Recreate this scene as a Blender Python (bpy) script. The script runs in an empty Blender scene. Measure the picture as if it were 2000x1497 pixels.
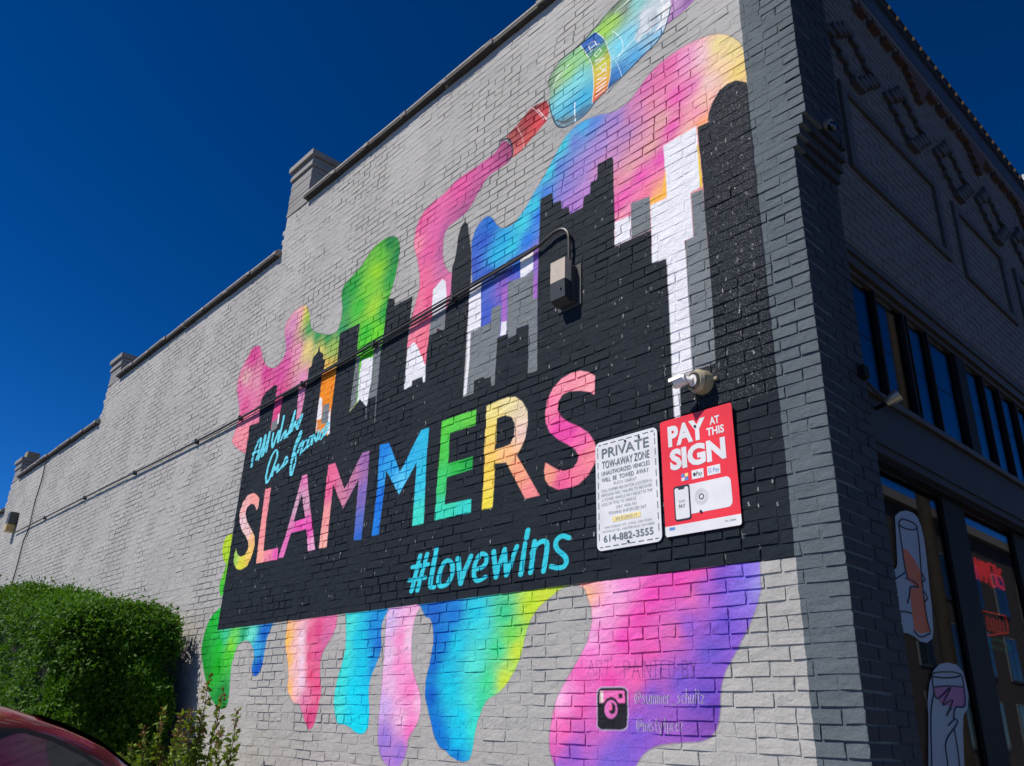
import bpy, bmesh, math, random
import numpy as np
from mathutils import Vector, Matrix
random.seed(7); rng = np.random.default_rng(11)
S = bpy.context.scene; COL = S.collection
# ------------------------------------------------------------------ camera
CAM = Vector((1.718, -3.67, 1.62))
def cam_basis(yaw=.832937, pitch=.402526, roll=.036283):
    f = Vector((-math.sin(yaw)*math.cos(pitch), math.cos(yaw)*math.cos(pitch), math.sin(pitch)))
    r = Vector((math.cos(yaw), math.sin(yaw), 0)); u = r.cross(f)
    return r*math.cos(roll)+u*math.sin(roll), -r*math.sin(roll)+u*math.cos(roll), f
CR, CU, CF = cam_basis()
cd = bpy.data.cameras.new('camera'); cd.sensor_width = 36; cd.lens = 28.69; cd.clip_start = .05; cd.clip_end = 2000
co = bpy.data.objects.new('camera', cd); COL.objects.link(co)
co.matrix_world = Matrix(((CR.x, CU.x, -CF.x, CAM.x), (CR.y, CU.y, -CF.y, CAM.y), (CR.z, CU.z, -CF.z, CAM.z), (0, 0, 0, 1)))
S.camera = co
def project(P):   # numpy (n,3) -> photo pixels at 2000 wide, depth
    d = np.asarray(P, float)-np.array(CAM); r, u, f = np.array(CR), np.array(CU), np.array(CF)
    z = d@f; return 1000+1594*(d@r)/z, 748.5-1594*(d@u)/z, z
# ------------------------------------------------------------------ sky, sun, exposure
SUN = Vector((-.5, -1, 1.5)).normalized()
el = math.asin(SUN.z); az = math.atan2(SUN.x, SUN.y)
W = bpy.data.worlds.new('World'); S.world = W; W.use_nodes = True
nt = W.node_tree; nt.nodes.clear()
sky = nt.nodes.new('ShaderNodeTexSky'); sky.sky_type = 'NISHITA'; sky.sun_disc = False
sky.sun_elevation = el; sky.sun_rotation = az; sky.altitude = 2600; sky.air_density = .8; sky.dust_density = .15; sky.ozone_density = 5
bg = nt.nodes.new('ShaderNodeBackground'); bg.inputs[1].default_value = .05
hs = nt.nodes.new('ShaderNodeHueSaturation'); hs.inputs['Saturation'].default_value = 1.13; hs.inputs['Hue'].default_value = .5
gm = nt.nodes.new('ShaderNodeGamma'); gm.inputs[1].default_value = 1.5
wo = nt.nodes.new('ShaderNodeOutputWorld'); nt.links.new(sky.outputs[0], gm.inputs[0]); nt.links.new(gm.outputs[0], hs.inputs['Color']); nt.links.new(hs.outputs[0], bg.inputs[0]); nt.links.new(bg.outputs[0], wo.inputs[0])
sl = bpy.data.lights.new('sun', 'SUN'); sl.energy = 5; sl.angle = math.radians(.53); sl.color = (1, .93, .83)
so = bpy.data.objects.new('sun', sl); COL.objects.link(so); so.rotation_euler = SUN.to_track_quat('Z', 'Y').to_euler()
S.view_settings.view_transform = 'Standard'; S.view_settings.look = 'None'; S.view_settings.exposure = .16; S.view_settings.gamma = 1
S.cycles.max_bounces = 6; S.cycles.transparent_max_bounces = 12; S.cycles.use_denoising = True
# ------------------------------------------------------------------ helpers
def lin(c):
    return [((v/255+.055)/1.055)**2.4 if v > 10.3 else v/255/12.92 for v in c]
class NT:
    def __init__(s, name, rough=.7, spec=.4):
        s.m = bpy.data.materials.new(name); s.m.use_nodes = True; s.t = s.m.node_tree
        s.b = s.t.nodes['Principled BSDF']; s.b.inputs['Roughness'].default_value = rough; s.b.inputs['Specular IOR Level'].default_value = spec
    def n(s, ty, **kw):
        x = s.t.nodes.new(ty)
        for k, v in kw.items():
            if k.startswith('i_'): x.inputs[int(k[2:])].default_value = v
            else: setattr(x, k, v)
        return x
    def l(s, a, b): s.t.links.new(a, b)
    def pos(s): return s.n('ShaderNodeNewGeometry').outputs['Position']
    def noise(s, scale, detail=4, rough=.55, vec=None):
        x = s.n('ShaderNodeTexNoise'); x.inputs['Scale'].default_value = scale; x.inputs['Detail'].default_value = detail; x.inputs['Roughness'].default_value = rough
        s.l(vec if vec is not None else s.pos(), x.inputs['Vector']); return x.outputs['Fac']
    def ramp(s, f, a, b, c0=(0, 0, 0, 1), c1=(1, 1, 1, 1)):
        x = s.n('ShaderNodeValToRGB'); e = x.color_ramp.elements; e[0].position = a; e[1].position = b; e[0].color = c0; e[1].color = c1
        s.l(f, x.inputs[0]); return x.outputs[0]
    def mix(s, f, a, b, mode='MIX'):
        x = s.n('ShaderNodeMix', data_type='RGBA', blend_type=mode)
        for v, k in ((f, 0), (a, 6), (b, 7)):
            if hasattr(v, 'links'): s.l(v, x.inputs[k])
            else: x.inputs[k].default_value = v if k == 0 else (*v[:3], 1)
        return x.outputs[2]
    def math(s, op, a, b=0.):
        x = s.n('ShaderNodeMath', operation=op)
        for v, k in ((a, 0), (b, 1)):
            if hasattr(v, 'links'): s.l(v, x.inputs[k])
            else: x.inputs[k].default_value = v
        return x.outputs[0]
    def bump(s, h, strength=.3, dist=.01):
        x = s.n('ShaderNodeBump'); x.inputs['Strength'].default_value = strength; x.inputs['Distance'].default_value = dist
        s.l(h, x.inputs['Height']); s.l(x.outputs[0], s.b.inputs['Normal'])
    def base(s, c):
        if hasattr(c, 'links'): s.l(c, s.b.inputs['Base Color'])
        else: s.b.inputs['Base Color'].default_value = (*c[:3], 1)
def simple(name, rgb, rough=.6, var=.12, scale=18, metal=0, bump=.0, spec=.4):
    M = NT(name, rough, spec); c = rgb
    f = M.noise(scale, 4); M.base(M.mix(M.ramp(f, .3, .72), [v*(1-var) for v in c], [min(1, v*(1+var)) for v in c]))
    M.b.inputs['Metallic'].default_value = metal
    if bump: M.bump(M.noise(scale*4, 3), bump, .004)
    return M.m
def emis(name, rgb, st):
    M = NT(name); M.base((.02, .0, .0)); M.b.inputs['Emission Color'].default_value = (*rgb, 1); M.b.inputs['Emission Strength'].default_value = st; return M.m
def mesh_obj(name, verts, faces, mat, parent=None, smooth=False):
    me = bpy.data.meshes.new(name); me.from_pydata([tuple(v) for v in verts], [], [tuple(int(i) for i in f) for f in faces]); me.update()
    if mat: me.materials.append(mat)
    if smooth:
        for p in me.polygons: p.use_smooth = True
    o = bpy.data.objects.new(name, me); COL.objects.link(o)
    if parent: o.parent = parent
    return o
class MB:
    """collects shapes that make up ONE part"""
    def __init__(s): s.v = []; s.f = []
    def add(s, v, f):
        b = len(s.v); s.v += [tuple(x) for x in v]; s.f += [tuple(b+i for i in q) for q in f]; return s
    def box(s, x0, x1, y0, y1, z0, z1, b=0.):
        if b <= 0:
            v = [(x, y, z) for x in (x0, x1) for y in (y0, y1) for z in (z0, z1)]
            return s.add(v, [(0, 1, 3, 2), (4, 6, 7, 5), (0, 4, 5, 1), (2, 3, 7, 6), (0, 2, 6, 4), (1, 5, 7, 3)])
        bm = bmesh.new(); bmesh.ops.create_cube(bm, size=1)
        for q in bm.verts: q.co = Vector(((x0+x1)/2+q.co.x*(x1-x0), (y0+y1)/2+q.co.y*(y1-y0), (z0+z1)/2+q.co.z*(z1-z0)))
        bmesh.ops.bevel(bm, geom=bm.edges[:], offset=b, segments=2, affect='EDGES', profile=.6)
        bm.verts.index_update(); s.add([q.co[:] for q in bm.verts], [[q.index for q in f.verts] for f in bm.faces]); bm.free(); return s
    def tube(s, pts, r, n=8, cap=True):
        pts = [Vector(p) for p in pts]; R = r if isinstance(r, (list, tuple)) else [r]*len(pts); v = []; f = []
        up = Vector((0, 0, 1)); pn = None
        for i, p in enumerate(pts):
            t = (pts[min(i+1, len(pts)-1)]-pts[max(i-1, 0)]).normalized()
            a = t.orthogonal().normalized() if pn is None else (pn-t*pn.dot(t)).normalized()
            pn = a; b = t.cross(a)
            for k in range(n):
                w = 2*math.pi*k/n; v.append(p+(a*math.cos(w)+b*math.sin(w))*R[i])
        for i in range(len(pts)-1):
            for k in range(n): f.append((i*n+k, i*n+(k+1) % n, (i+1)*n+(k+1) % n, (i+1)*n+k))
        if cap: f += [tuple(range(n-1, -1, -1)), tuple((len(pts)-1)*n+k for k in range(n))]
        return s.add(v, f)
    def extr(s, poly, fn, d0, d1):
        """extrude a 2D polygon; fn(a,b,d)->xyz"""
        n = len(poly); v = [fn(a, b, d0) for a, b in poly]+[fn(a, b, d1) for a, b in poly]
        f = [(i, (i+1) % n, n+(i+1) % n, n+i) for i in range(n)]
        from mathutils.geometry import tessellate_polygon
        T = tessellate_polygon([[Vector((a, b, 0)) for a, b in poly]])
        f += [tuple(t) for t in T]+[tuple(n+i for i in reversed(t)) for t in T]
        return s.add(v, f)
    def build(s, name, mat, parent=None, smooth=False):
        o = mesh_obj(name, s.v, s.f, mat, parent); me = o.data
        bm = bmesh.new(); bm.from_mesh(me); bmesh.ops.recalc_face_normals(bm, faces=bm.faces[:]); bm.to_mesh(me); bm.free()
        if smooth:
            for p in me.polygons: p.use_smooth = True
            try: me.set_sharp_from_angle(angle=math.radians(40))
            except Exception: pass
        return o
def empty(name, loc=(0, 0, 0), label=None, cat=None, group=None, rz=0):
    o = bpy.data.objects.new(name, None); COL.objects.link(o); o.location = loc; o.rotation_euler = (0, 0, rz); o.empty_display_size = .1
    if label: tag(o, label, cat, group)
    return o
def tag(o, label, cat, group=None):
    o['label'] = label; o['category'] = cat
    if group: o['group'] = group
    return o
def kind(o, k): o['kind'] = k; return o
def rrect(x0, y0, x1, y1, r, n=5):
    P = []
    for cx, cy, a in ((x1-r, y1-r, 0), (x0+r, y1-r, 90), (x0+r, y0+r, 180), (x1-r, y0+r, 270)):
        for k in range(n): t = math.radians(a+90*k/(n-1)); P.append((cx+r*math.cos(t), cy+r*math.sin(t)))
    return P
def pts(s): return [(s[i]/1000, s[i+1]/1000) for i in range(0, len(s), 2)]
def catmull(P, closed, n=6):
    P = np.asarray(P, float); N = len(P); out = []
    for i in range(N if closed else N-1):
        p0, p1, p2, p3 = (P[(i+k) % N] if closed else P[min(max(i+k, 0), N-1)] for k in (-1, 0, 1, 2))
        for j in range(n):
            t = j/n; out.append(.5*((2*p1)+(-p0+p2)*t+(2*p0-5*p1+4*p2-p3)*t*t+(-p0+3*p1-3*p2+p3)*t**3))
    if not closed: out.append(P[-1])
    return np.array(out)
# ---- outlines of the mural in wall millimetres (x, z) with paint colours
MURAL=[
('f',1,1,[-7046,4542,-7045,4717,-7021,4900,-7128,5122,-7205,5263,-7231,5444,-7144,5580,-7042,5671,-6959,5739,-6794,5712,-6698,5614,-6618,5483,-6477,5349,-6284,5271,-6152,5299,-6074,5387,-6101,5523,-6168,5673,-6178,5774,-6082,5864,-5873,5898,-5739,5854,-5643,5736,-5582,5583,-5500,5469,-5344,5385,-5164,5305,-4996,5280,-4938,5367,-4933,5524,-4986,5705,-4953,5804,-4809,5858,-4647,5920,-4536,6003,-4399,6054,-4210,6050,-4062,5982,-3989,5871,-3977,5698,-4014,5506,-4071,5320,-4091,5152,-4098,4942,-4108,4757,-4167,4621,-4396,4279,-4873,4041,-6390,4265],[-7106,5248,222,105,160,-7113,5118,225,120,170,-7011,5353,222,172,172,-6893,5583,214,70,145,-6473,5258,212,66,142,-6136,5127,215,75,150,-6700,5197,225,150,170,-6792,5095,225,120,160,-6885,4993,222,90,148,-6879,4615,245,150,160,-6076,5514,205,110,172,-5964,5731,215,140,180,-5836,5801,235,165,180,-5749,5807,232,205,110,-5660,5717,165,200,65,-5569,5529,60,158,85,-5383,5374,40,148,80,-5155,5267,45,150,80,-5548,5279,234,208,130,-5790,5296,230,150,180,-5997,5239,215,88,158,-5273,5131,218,205,110,-5021,5107,150,185,90,-4882,5261,45,150,90,-4941,5724,30,145,65,-4767,5715,35,165,60,-4617,5424,60,190,55,-4468,5597,120,205,55,-4358,5726,145,208,35,-4295,5875,95,190,55,-4162,5969,20,132,66,-4010,5752,22,130,66,-4062,5548,38,158,66,-4330,5317,155,212,55,-4234,5010,110,215,45,-4416,5072,60,200,55,-4121,5185,36,162,66,-4319,4772,90,208,35,-4159,4722,55,178,38,-4921,5537,36,148,80,-5028,4716,240,140,30,-4975,4484,238,132,28,-5119,4899,226,182,90,-6009,4700,214,66,126,-5542,4692,214,138,178,-6030,4884,218,80,140,-5577,4903,225,140,180]),
('f',1,1,[-2548,6264,-2642,6198,-2822,6183,-3031,6180,-3189,6175,-3317,6128,-3512,6102,-3633,6070,-3717,5984,-3749,5862,-3750,5750,-3702,5629,-3656,5511,-3614,5365,-3603,5223,-3634,5110,-3676,4970,-3692,4813,-3692,4653,-3413,4411,-3300,4641,-3103,4861,-3119,5158,-3174,5226,-3231,5301,-3270,5400,-3289,5513,-3286,5618,-3257,5691,-3173,5716,-3061,5727,-2954,5771,-2890,5824,-2815,5903,-2707,5974,-2552,5986,-2438,6003,-2425,6123],[-2490,6155,150,66,112,-2586,6128,175,80,130,-2748,6082,212,96,158,-3090,6045,226,88,158,-2865,5849,180,88,140,-2709,5997,185,90,145,-3381,6025,226,104,160,-3029,5754,170,88,138,-3638,5924,226,98,155,-3428,5770,226,104,166,-3708,5731,242,142,165,-3481,5576,229,94,155,-3294,5495,185,92,150,-3256,5680,180,92,148,-3526,5329,236,108,150,-3289,5309,205,112,160,-3554,5080,240,120,150,-3445,5089,232,92,138,-3595,4815,240,132,152,-3447,4691,236,118,140,-3167,5082,222,120,165]),
('f',1,1,[-2847,4955,-2886,5315,-2885,5416,-2840,5517,-2764,5564,-2699,5568,-2632,5516,-2582,5437,-2510,5363,-2423,5338,-2340,5352,-2243,5421,-2153,5512,-2015,5649,-1883,5798,-1770,5895,-1625,5912,-1470,5876,-1322,5817,-1187,5818,-1086,5880,-1015,5932,-917,5979,-796,5993,-654,5989,-519,5955,-403,5897,-307,5790,-253,5673,-245,5510,-242,5302,-276,5005,-539,4429,-804,4364,-1337,4595,-1811,4380,-2064,4265,-2572,4395,-2824,4663],[-2729,5345,40,86,190,-2843,5148,58,88,190,-2641,5465,18,110,200,-2672,4980,60,92,195,-2648,4646,62,92,192,-2472,5229,28,165,215,-2557,5123,38,185,222,-2377,5139,42,200,218,-2266,5278,58,207,218,-2127,5402,48,200,218,-1964,5632,52,206,218,-1829,5801,58,202,212,-1615,5872,58,172,218,-2309,4923,26,108,210,-2202,5107,26,118,218,-2084,5286,36,108,215,-2015,5442,66,118,206,-1881,5611,96,118,202,-1720,5763,108,124,202,-1511,5833,86,130,207,-2106,4928,150,102,186,-2087,4654,165,108,190,-2448,4797,140,90,185,-2363,4854,95,95,195,-1824,5391,140,124,202,-1667,5495,155,130,202,-1566,5213,182,132,202,-1769,5202,170,120,195,-1463,5568,165,134,202,-1313,5737,158,128,196,-1222,5566,180,134,190,-1125,5690,205,128,175,-1319,5440,196,140,186,-1135,5380,216,150,175,-1027,5860,215,112,170,-966,5682,226,140,165,-910,5468,222,168,160,-1004,5305,222,166,160,-893,5818,226,113,162,-802,5894,231,106,170,-774,5604,233,90,175,-829,5376,233,85,175,-923,5175,233,80,175,-675,5853,236,150,196,-649,5611,236,128,186,-623,5378,241,150,180,-554,5812,239,192,202,-511,5563,241,202,192,-561,5424,243,192,170,-433,5816,233,217,140,-326,5695,231,212,138,-304,5509,236,207,118,-427,5636,241,207,160,-591,5274,249,165,108,-691,5260,246,190,172,-1185,5233,223,160,160,-1278,5196,226,140,160,-1099,5122,233,80,175,-1236,5023,231,86,170,-1306,4973,229,76,166,-1286,4867,241,162,177,-1217,4909,240,150,180,-1054,4931,241,110,160,-965,4907,249,178,118,-1002,4852,249,165,108,-1417,5381,202,142,190]),
('f',0,0,[-774,6500,-538,6351,-656,6309,-826,6283,-792,6415],[-730,6415,195,155,198,-623,6356,150,100,165,-803,6299,165,120,175]),
('f',1,0,[-1981,6435,-2012,6536,-1967,6615,-1880,6687,-1725,6699,-1559,6741,-1396,6814,-1233,6865,-1085,6918,-752,6674,-774,6500,-775,6411,-826,6283,-907,6201,-1062,6152,-1237,6096,-1372,6067,-1494,6028,-1588,5969,-1721,5961,-1831,5982,-1904,6041,-1958,6167,-1995,6311],[-1976,6513,110,135,115,-1923,6505,168,202,150,-1780,6516,150,207,125,-1834,6287,128,217,226,-1668,6335,128,216,220,-1722,6102,55,180,222,-1614,6145,55,180,217,-1844,6127,90,190,216,-1831,6028,105,125,132,-1765,5997,115,130,136,-1641,5986,70,110,140,-1506,6537,150,207,96,-1398,6670,160,212,76,-1294,6698,166,216,86,-1291,6830,95,105,95,-1201,6733,130,140,130,-1351,6375,140,217,226,-1249,6405,118,212,231,-1149,6434,128,207,226,-1280,6150,45,120,190,-1331,6085,35,85,150,-1108,6204,75,165,215,-994,6469,176,192,198,-930,6522,202,212,217,-986,6303,140,180,198,-1067,6707,138,207,202,-895,6270,110,185,220,-810,6428,238,238,234,-843,6305,228,228,226]),
('f',1,1,[-1048,6562,-989,6578,-908,6494,-894,6393,-952,6328,-1027,6343,-1076,6309,-1102,6389,-1052,6452],[-1001,6526,215,222,226,-934,6424,160,172,180,-1054,6388,196,208,212,-997,6396,225,230,232]),
('f',0,0,[-1658,6710,-1494,6725,-1400,6576,-1341,6348,-1350,6172,-1387,6043,-1531,6026,-1514,6191,-1528,6400,-1592,6571],[-1559,6682,28,95,180,-1463,6601,32,100,182,-1464,6481,105,180,80,-1424,6323,205,205,66,-1425,6223,228,190,60,-1437,6140,236,150,60,-1458,6045,215,86,66]),
('s',1,0,[-1658,6710,-1592,6571,-1528,6400,-1514,6191,-1531,6026],6.1,7.3,235,235,232),
('s',1,0,[-1494,6725,-1400,6576,-1341,6348,-1350,6172,-1387,6043],5.0,6.2,225,230,228),
('s',0,0,[-1570,6636,-1505,6642,-1474,6566],6.5,8.0,238,238,236),
('s',0,0,[-1538,6586,-1484,6590],6.5,8.0,238,238,236),
('s',0,0,[-1570,6636,-1538,6554],6.5,8.0,238,238,236),
('s',0,0,[-1543,6553,-1452,6572],6.4,8.0,238,238,236),
('s',0,0,[-1506,6495,-1453,6520,-1432,6484,-1485,6459,-1506,6495],6.4,7.9,238,238,236),
('s',0,0,[-1501,6418,-1412,6428],6.4,7.8,238,238,236),
('s',0,0,[-1491,6380,-1402,6390],6.4,7.8,238,238,236),
('s',0,0,[-1501,6418,-1402,6390],6.4,7.8,238,238,236),
('s',0,0,[-1486,6325,-1393,6333,-1383,6285,-1424,6283,-1445,6317],6.3,7.7,238,238,236),
('s',0,0,[-1424,6283,-1384,6245],6.3,7.6,238,238,236),
('s',0,0,[-1482,6261,-1384,6265],6.3,7.6,238,238,236),
('s',0,0,[-1482,6221,-1379,6222],6.3,7.6,238,238,236),
('s',0,0,[-1483,6180,-1385,6185],6.3,7.6,238,238,236),
('s',0,0,[-1482,6221,-1385,6185],6.3,7.6,238,238,236),
('s',0,0,[-1488,6144,-1390,6149],6.3,7.5,238,238,236),
('s',0,0,[-1488,6104,-1396,6113],6.3,7.5,238,238,236),
('s',0,0,[-1494,6068,-1402,6077],6.3,7.5,238,238,236),
('s',0,0,[-1488,6104,-1390,6149],6.3,7.5,238,238,236),
('f',0,0,[-2195,6410,-2032,6377,-1989,6280,-2021,6153,-2309,6025,-2420,6009,-2433,6143,-2510,6291,-2397,6322],[-2158,6376,120,55,58,-2067,6356,165,62,66,-2215,6288,165,52,60,-2122,6204,218,72,80,-2336,6226,150,66,66,-2270,6107,205,90,90,-2395,6154,165,80,80,-2371,6034,222,120,118,-2034,6230,205,70,80]),
('s',1,0,[-2575,6280,-2482,6248,-2433,6149,-2421,6036,-2483,6018],18.9,19.4,52,52,74),
('s',1,0,[-2287,6402,-2189,6395,-2051,6187],5.9,6.5,225,190,190),
('s',1,0,[-2385,6337,-2302,6153,-2285,6038],6.1,6.4,225,180,180),
('s',0,0,[-2127,6345,-2095,6283],7.8,8.6,230,200,200),
('s',0,0,[-2108,6316,-2076,6254],7.8,8.5,230,200,200),
('s',0,0,[-2089,6288,-2058,6226],7.7,8.5,230,200,200),
('s',0,0,[-2070,6259,-2040,6198],7.7,8.5,230,200,200),
('s',0,0,[-2052,6231,-2021,6170],7.7,8.4,230,200,200),
('s',0,0,[-2034,6203,-2003,6142],7.7,8.4,230,200,200),
('s',1,0,[-2202,6425,-2117,6436,-2010,6443,-1994,6497],7.8,8.7,130,140,140),
('s',1,0,[-1996,6338,-1970,6216,-1888,6062,-1809,5979],7.0,7.8,150,170,176),
('s',1,0,[-1966,6587,-1868,6657,-1697,6684,-1396,6798],7.2,8.7,96,110,100),
('s',1,0,[-1711,6156,-1711,6080,-1705,5951],11.6,13.2,225,240,245),
('s',1,0,[-1367,6035,-1232,6083,-1058,6139,-903,6189],8.7,10.8,70,100,120),
('f',1,0,[-6628,3450,-6772,3442,-6843,3369,-6829,3268,-6754,3172,-6688,3127,-6706,3049,-6746,2963,-6751,2884,-6663,2783,-6630,2821,-6479,2859,-6416,3323,-6457,3436],[-6717,3363,190,216,46,-6729,3202,180,214,48,-6675,3062,110,205,50,-6713,2881,62,192,52]),
('f',1,0,[-6479,2706,-6625,2687,-6751,2640,-6849,2580,-6911,2491,-6939,2380,-6921,2253,-6807,2100,-6672,1952,-6540,1833,-6419,1763,-6326,1727,-6221,1714,-6133,1741,-6124,1831,-6146,1945,-6174,2107,-6154,2172,-6114,2269,-6052,2308,-5951,2322,-5859,2299,-5777,2241,-5734,2175,-5744,2113,-5746,2059,-5697,2005,-5635,1999,-5577,2033,-5542,2107,-5537,2244,-5511,2346,-5450,2465,-5459,2557,-6390,2624],[-6868,2301,18,148,48,-6735,2074,18,150,46,-6481,2116,12,176,32,-6280,1809,18,136,58,-6421,2404,58,202,150,-6520,2301,12,186,36,-6277,2204,60,200,50,-6246,2298,130,222,46,-6182,2367,110,220,110,-6028,2392,40,175,120,-5863,2374,108,226,200,-5689,2251,58,172,222,-5614,2361,12,98,192,-5624,2056,16,86,192,-6717,2556,28,186,56]),
('f',1,1,[-5212,2561,-5187,2439,-5186,2338,-5170,2250,-5096,2119,-5042,1992,-5030,1888,-4966,1819,-4884,1770,-4805,1762,-4727,1688,-4650,1612,-4591,1572,-4534,1596,-4497,1672,-4478,1786,-4473,1863,-4517,1981,-4534,2121,-4480,2199,-4403,2276,-4357,2354,-4352,2439,-4366,2539],[-5127,2291,251,192,88,-5059,2118,251,190,92,-4986,1888,251,186,92,-4987,2242,246,192,190,-4896,1907,246,192,196,-4941,2072,246,190,190,-4883,2279,242,218,232,-4804,1946,238,212,232,-4839,2111,240,216,232,-4776,2295,226,62,124,-4680,1984,231,56,114,-4733,2128,230,58,120,-4562,1903,236,88,140,-4600,1671,220,72,130,-4703,1786,226,130,170,-4473,2374,222,112,162,-4628,2341,228,68,130,-4511,2261,208,108,160,-4601,2163,222,84,142]),
('f',1,0,[-4243,2550,-4227,2435,-4196,2285,-4183,2186,-4204,2071,-4247,1957,-4267,1843,-4254,1749,-4204,1657,-4166,1621,-4108,1619,-4019,1606,-3928,1572,-3849,1557,-3779,1576,-3751,1646,-3764,1751,-3790,1858,-3779,1948,-3727,2038,-3681,2128,-3680,2202,-3703,2296,-3676,2378,-3637,2432,-3600,2536],[-4178,2344,72,222,210,-4164,2166,68,222,208,-4001,2236,18,196,222,-3779,2301,28,140,212,-3699,2192,28,106,196,-3999,1860,6,216,236,-4213,1768,72,226,216,-4213,1975,62,222,212,-3885,1637,6,216,232,-3818,1786,16,206,236,-3768,2039,38,150,216,-3893,2043,12,200,225]),
('f',1,1,[-3593,2536,-3636,2428,-3654,2369,-3645,2275,-3637,2181,-3632,2035,-3628,1892,-3631,1752,-3627,1614,-3610,1512,-3570,1430,-3512,1383,-3414,1349,-3310,1377,-3253,1475,-3250,1540,-3204,1590,-3154,1655,-3132,1754,-3154,1836,-3212,1921,-3269,2025,-3294,2166,-3296,2273,-3271,2362,-3229,2424,-3180,2519],[-3580,2327,216,186,226,-3438,2209,246,138,195,-3330,2203,246,206,228,-3578,2106,226,192,222,-3424,2029,246,140,196,-3404,1889,240,150,200,-3276,1854,246,126,190,-3173,1753,246,190,220,-3219,1704,246,138,196,-3560,1752,202,172,226,-3526,1548,148,118,206,-3339,1456,152,118,206,-3359,1669,236,184,216,-3241,1605,246,112,188,-3499,1891,232,186,220]),
('f',1,0,[-3293,2528,-3217,2423,-3159,2354,-3097,2332,-3059,2259,-3047,2155,-3071,2020,-3100,1919,-3094,1819,-3047,1722,-3004,1642,-2962,1564,-2900,1504,-2833,1482,-2778,1454,-2698,1430,-2632,1428,-2584,1450,-2560,1531,-2539,1635,-2496,1726,-2451,1787,-2380,1817,-2310,1852,-2234,1920,-2177,1994,-2135,2084,-2102,2189,-2050,2279,-1962,2349,-1839,2413,-1767,2486],[-3041,2364,28,98,192,-3010,2188,16,98,192,-3025,2018,16,102,196,-3025,1819,6,92,192,-2958,1627,6,108,202,-2870,1520,6,112,202,-2725,1450,6,118,202,-2839,2349,26,118,206,-2918,2183,16,120,205,-2791,2144,26,202,222,-2882,1948,16,190,222,-2817,1850,16,202,222,-2696,1693,16,206,232,-2710,1556,12,200,232,-2593,2332,30,200,220,-2533,2229,62,216,216,-2567,2005,82,222,206,-2601,1787,72,222,200,-2312,2312,56,200,140,-2363,2093,56,214,148,-2450,1909,56,214,138,-2491,1787,56,210,148,-2242,2181,110,220,90,-2075,2343,190,222,46,-2181,2086,206,226,56,-2290,1906,206,226,56,-1963,2387,204,222,60,-2564,1635,56,222,200]),
('f',1,1,[-1634,2490,-1612,2402,-1589,2344,-1565,2285,-1562,2212,-1584,2142,-1612,2080,-1679,1996,-1758,1904,-1825,1818,-1864,1725,-1886,1641,-1892,1565,-1877,1498,-1842,1443,-1774,1343,-1645,1268,-1522,1251,-1403,1287,-1305,1373,-1255,1472,-1206,1526,-1140,1562,-1058,1581,-934,1592,-841,1601,-773,1632,-735,1697,-721,1774,-711,1846,-677,1925,-613,2010,-549,2101,-503,2172,-469,2238,-447,2304,-444,2373,-442,2429,-439,2507],[-1578,2367,251,192,138,-1511,2378,249,170,170,-1423,2386,246,182,216,-1501,2248,244,190,222,-1436,2291,242,150,205,-1360,2349,241,172,212,-1317,2401,236,130,202,-1117,2328,236,72,175,-1220,2221,239,76,175,-923,2386,236,76,175,-821,2420,236,88,170,-855,2305,226,108,170,-791,2329,158,98,202,-1546,2124,246,178,220,-1491,2168,240,130,200,-1324,2113,239,70,175,-1557,2046,241,120,196,-1129,2030,236,92,170,-975,2124,224,108,172,-892,2148,138,92,202,-1646,1933,239,98,180,-1432,1891,241,76,170,-1241,1902,236,98,165,-1086,1935,180,98,188,-1802,1811,246,190,222,-1734,1818,244,140,202,-1645,1742,239,98,175,-1538,1721,215,98,178,-1834,1665,244,130,190,-1777,1628,241,98,170,-1645,1631,195,98,182,-1843,1514,226,98,175,-1699,1520,138,92,202,-1339,1534,118,92,202,-1240,1641,122,86,202,-1138,1815,122,86,196,-952,1883,112,86,196,-770,2016,106,86,196,-826,1814,106,80,192,-796,1651,130,78,170,-748,1748,108,70,176,-675,2149,112,86,202,-581,2282,128,108,212,-532,2383,128,108,216,-460,2326,158,150,218,-659,2360,122,86,202,-1439,1474,122,98,206,-1808,1450,140,98,206]),
('s',1,0,[-2012,6536,-1978,6607,-1880,6687,-1725,6699,-1559,6741,-1396,6814,-1233,6865,-1110,6906],10.6,13.1,62,84,78),
('s',1,0,[-1996,6338,-1958,6167,-1904,6041,-1831,5977,-1710,5954,-1583,5970,-1489,6025,-1367,6064,-1232,6093,-1058,6148,-903,6198,-826,6283,-778,6423],10.1,12.0,40,62,92),
('s',1,0,[-1952,6470,-1895,6540,-1781,6580],9.3,10.8,225,240,228),
('s',1,0,[-1292,6771,-1179,6780,-1089,6803],8.9,11.8,225,240,220),
('s',1,0,[-1276,6312,-1177,6342,-1083,6385],7.2,9.1,215,240,245),
('s',1,0,[-1316,6599,-1238,6468,-1221,6354,-1277,6282],5.3,6.7,228,244,246),
('s',1,0,[-1237,6096,-1273,6230,-1321,6344],4.9,6.0,190,225,240),
('s',1,0,[-1911,6096,-1809,6014,-1689,6001],14.6,16.2,86,100,106),
('s',1,0,[-865,6613,-836,6449,-869,6335,-926,6289],13.4,18.0,238,238,235),
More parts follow.
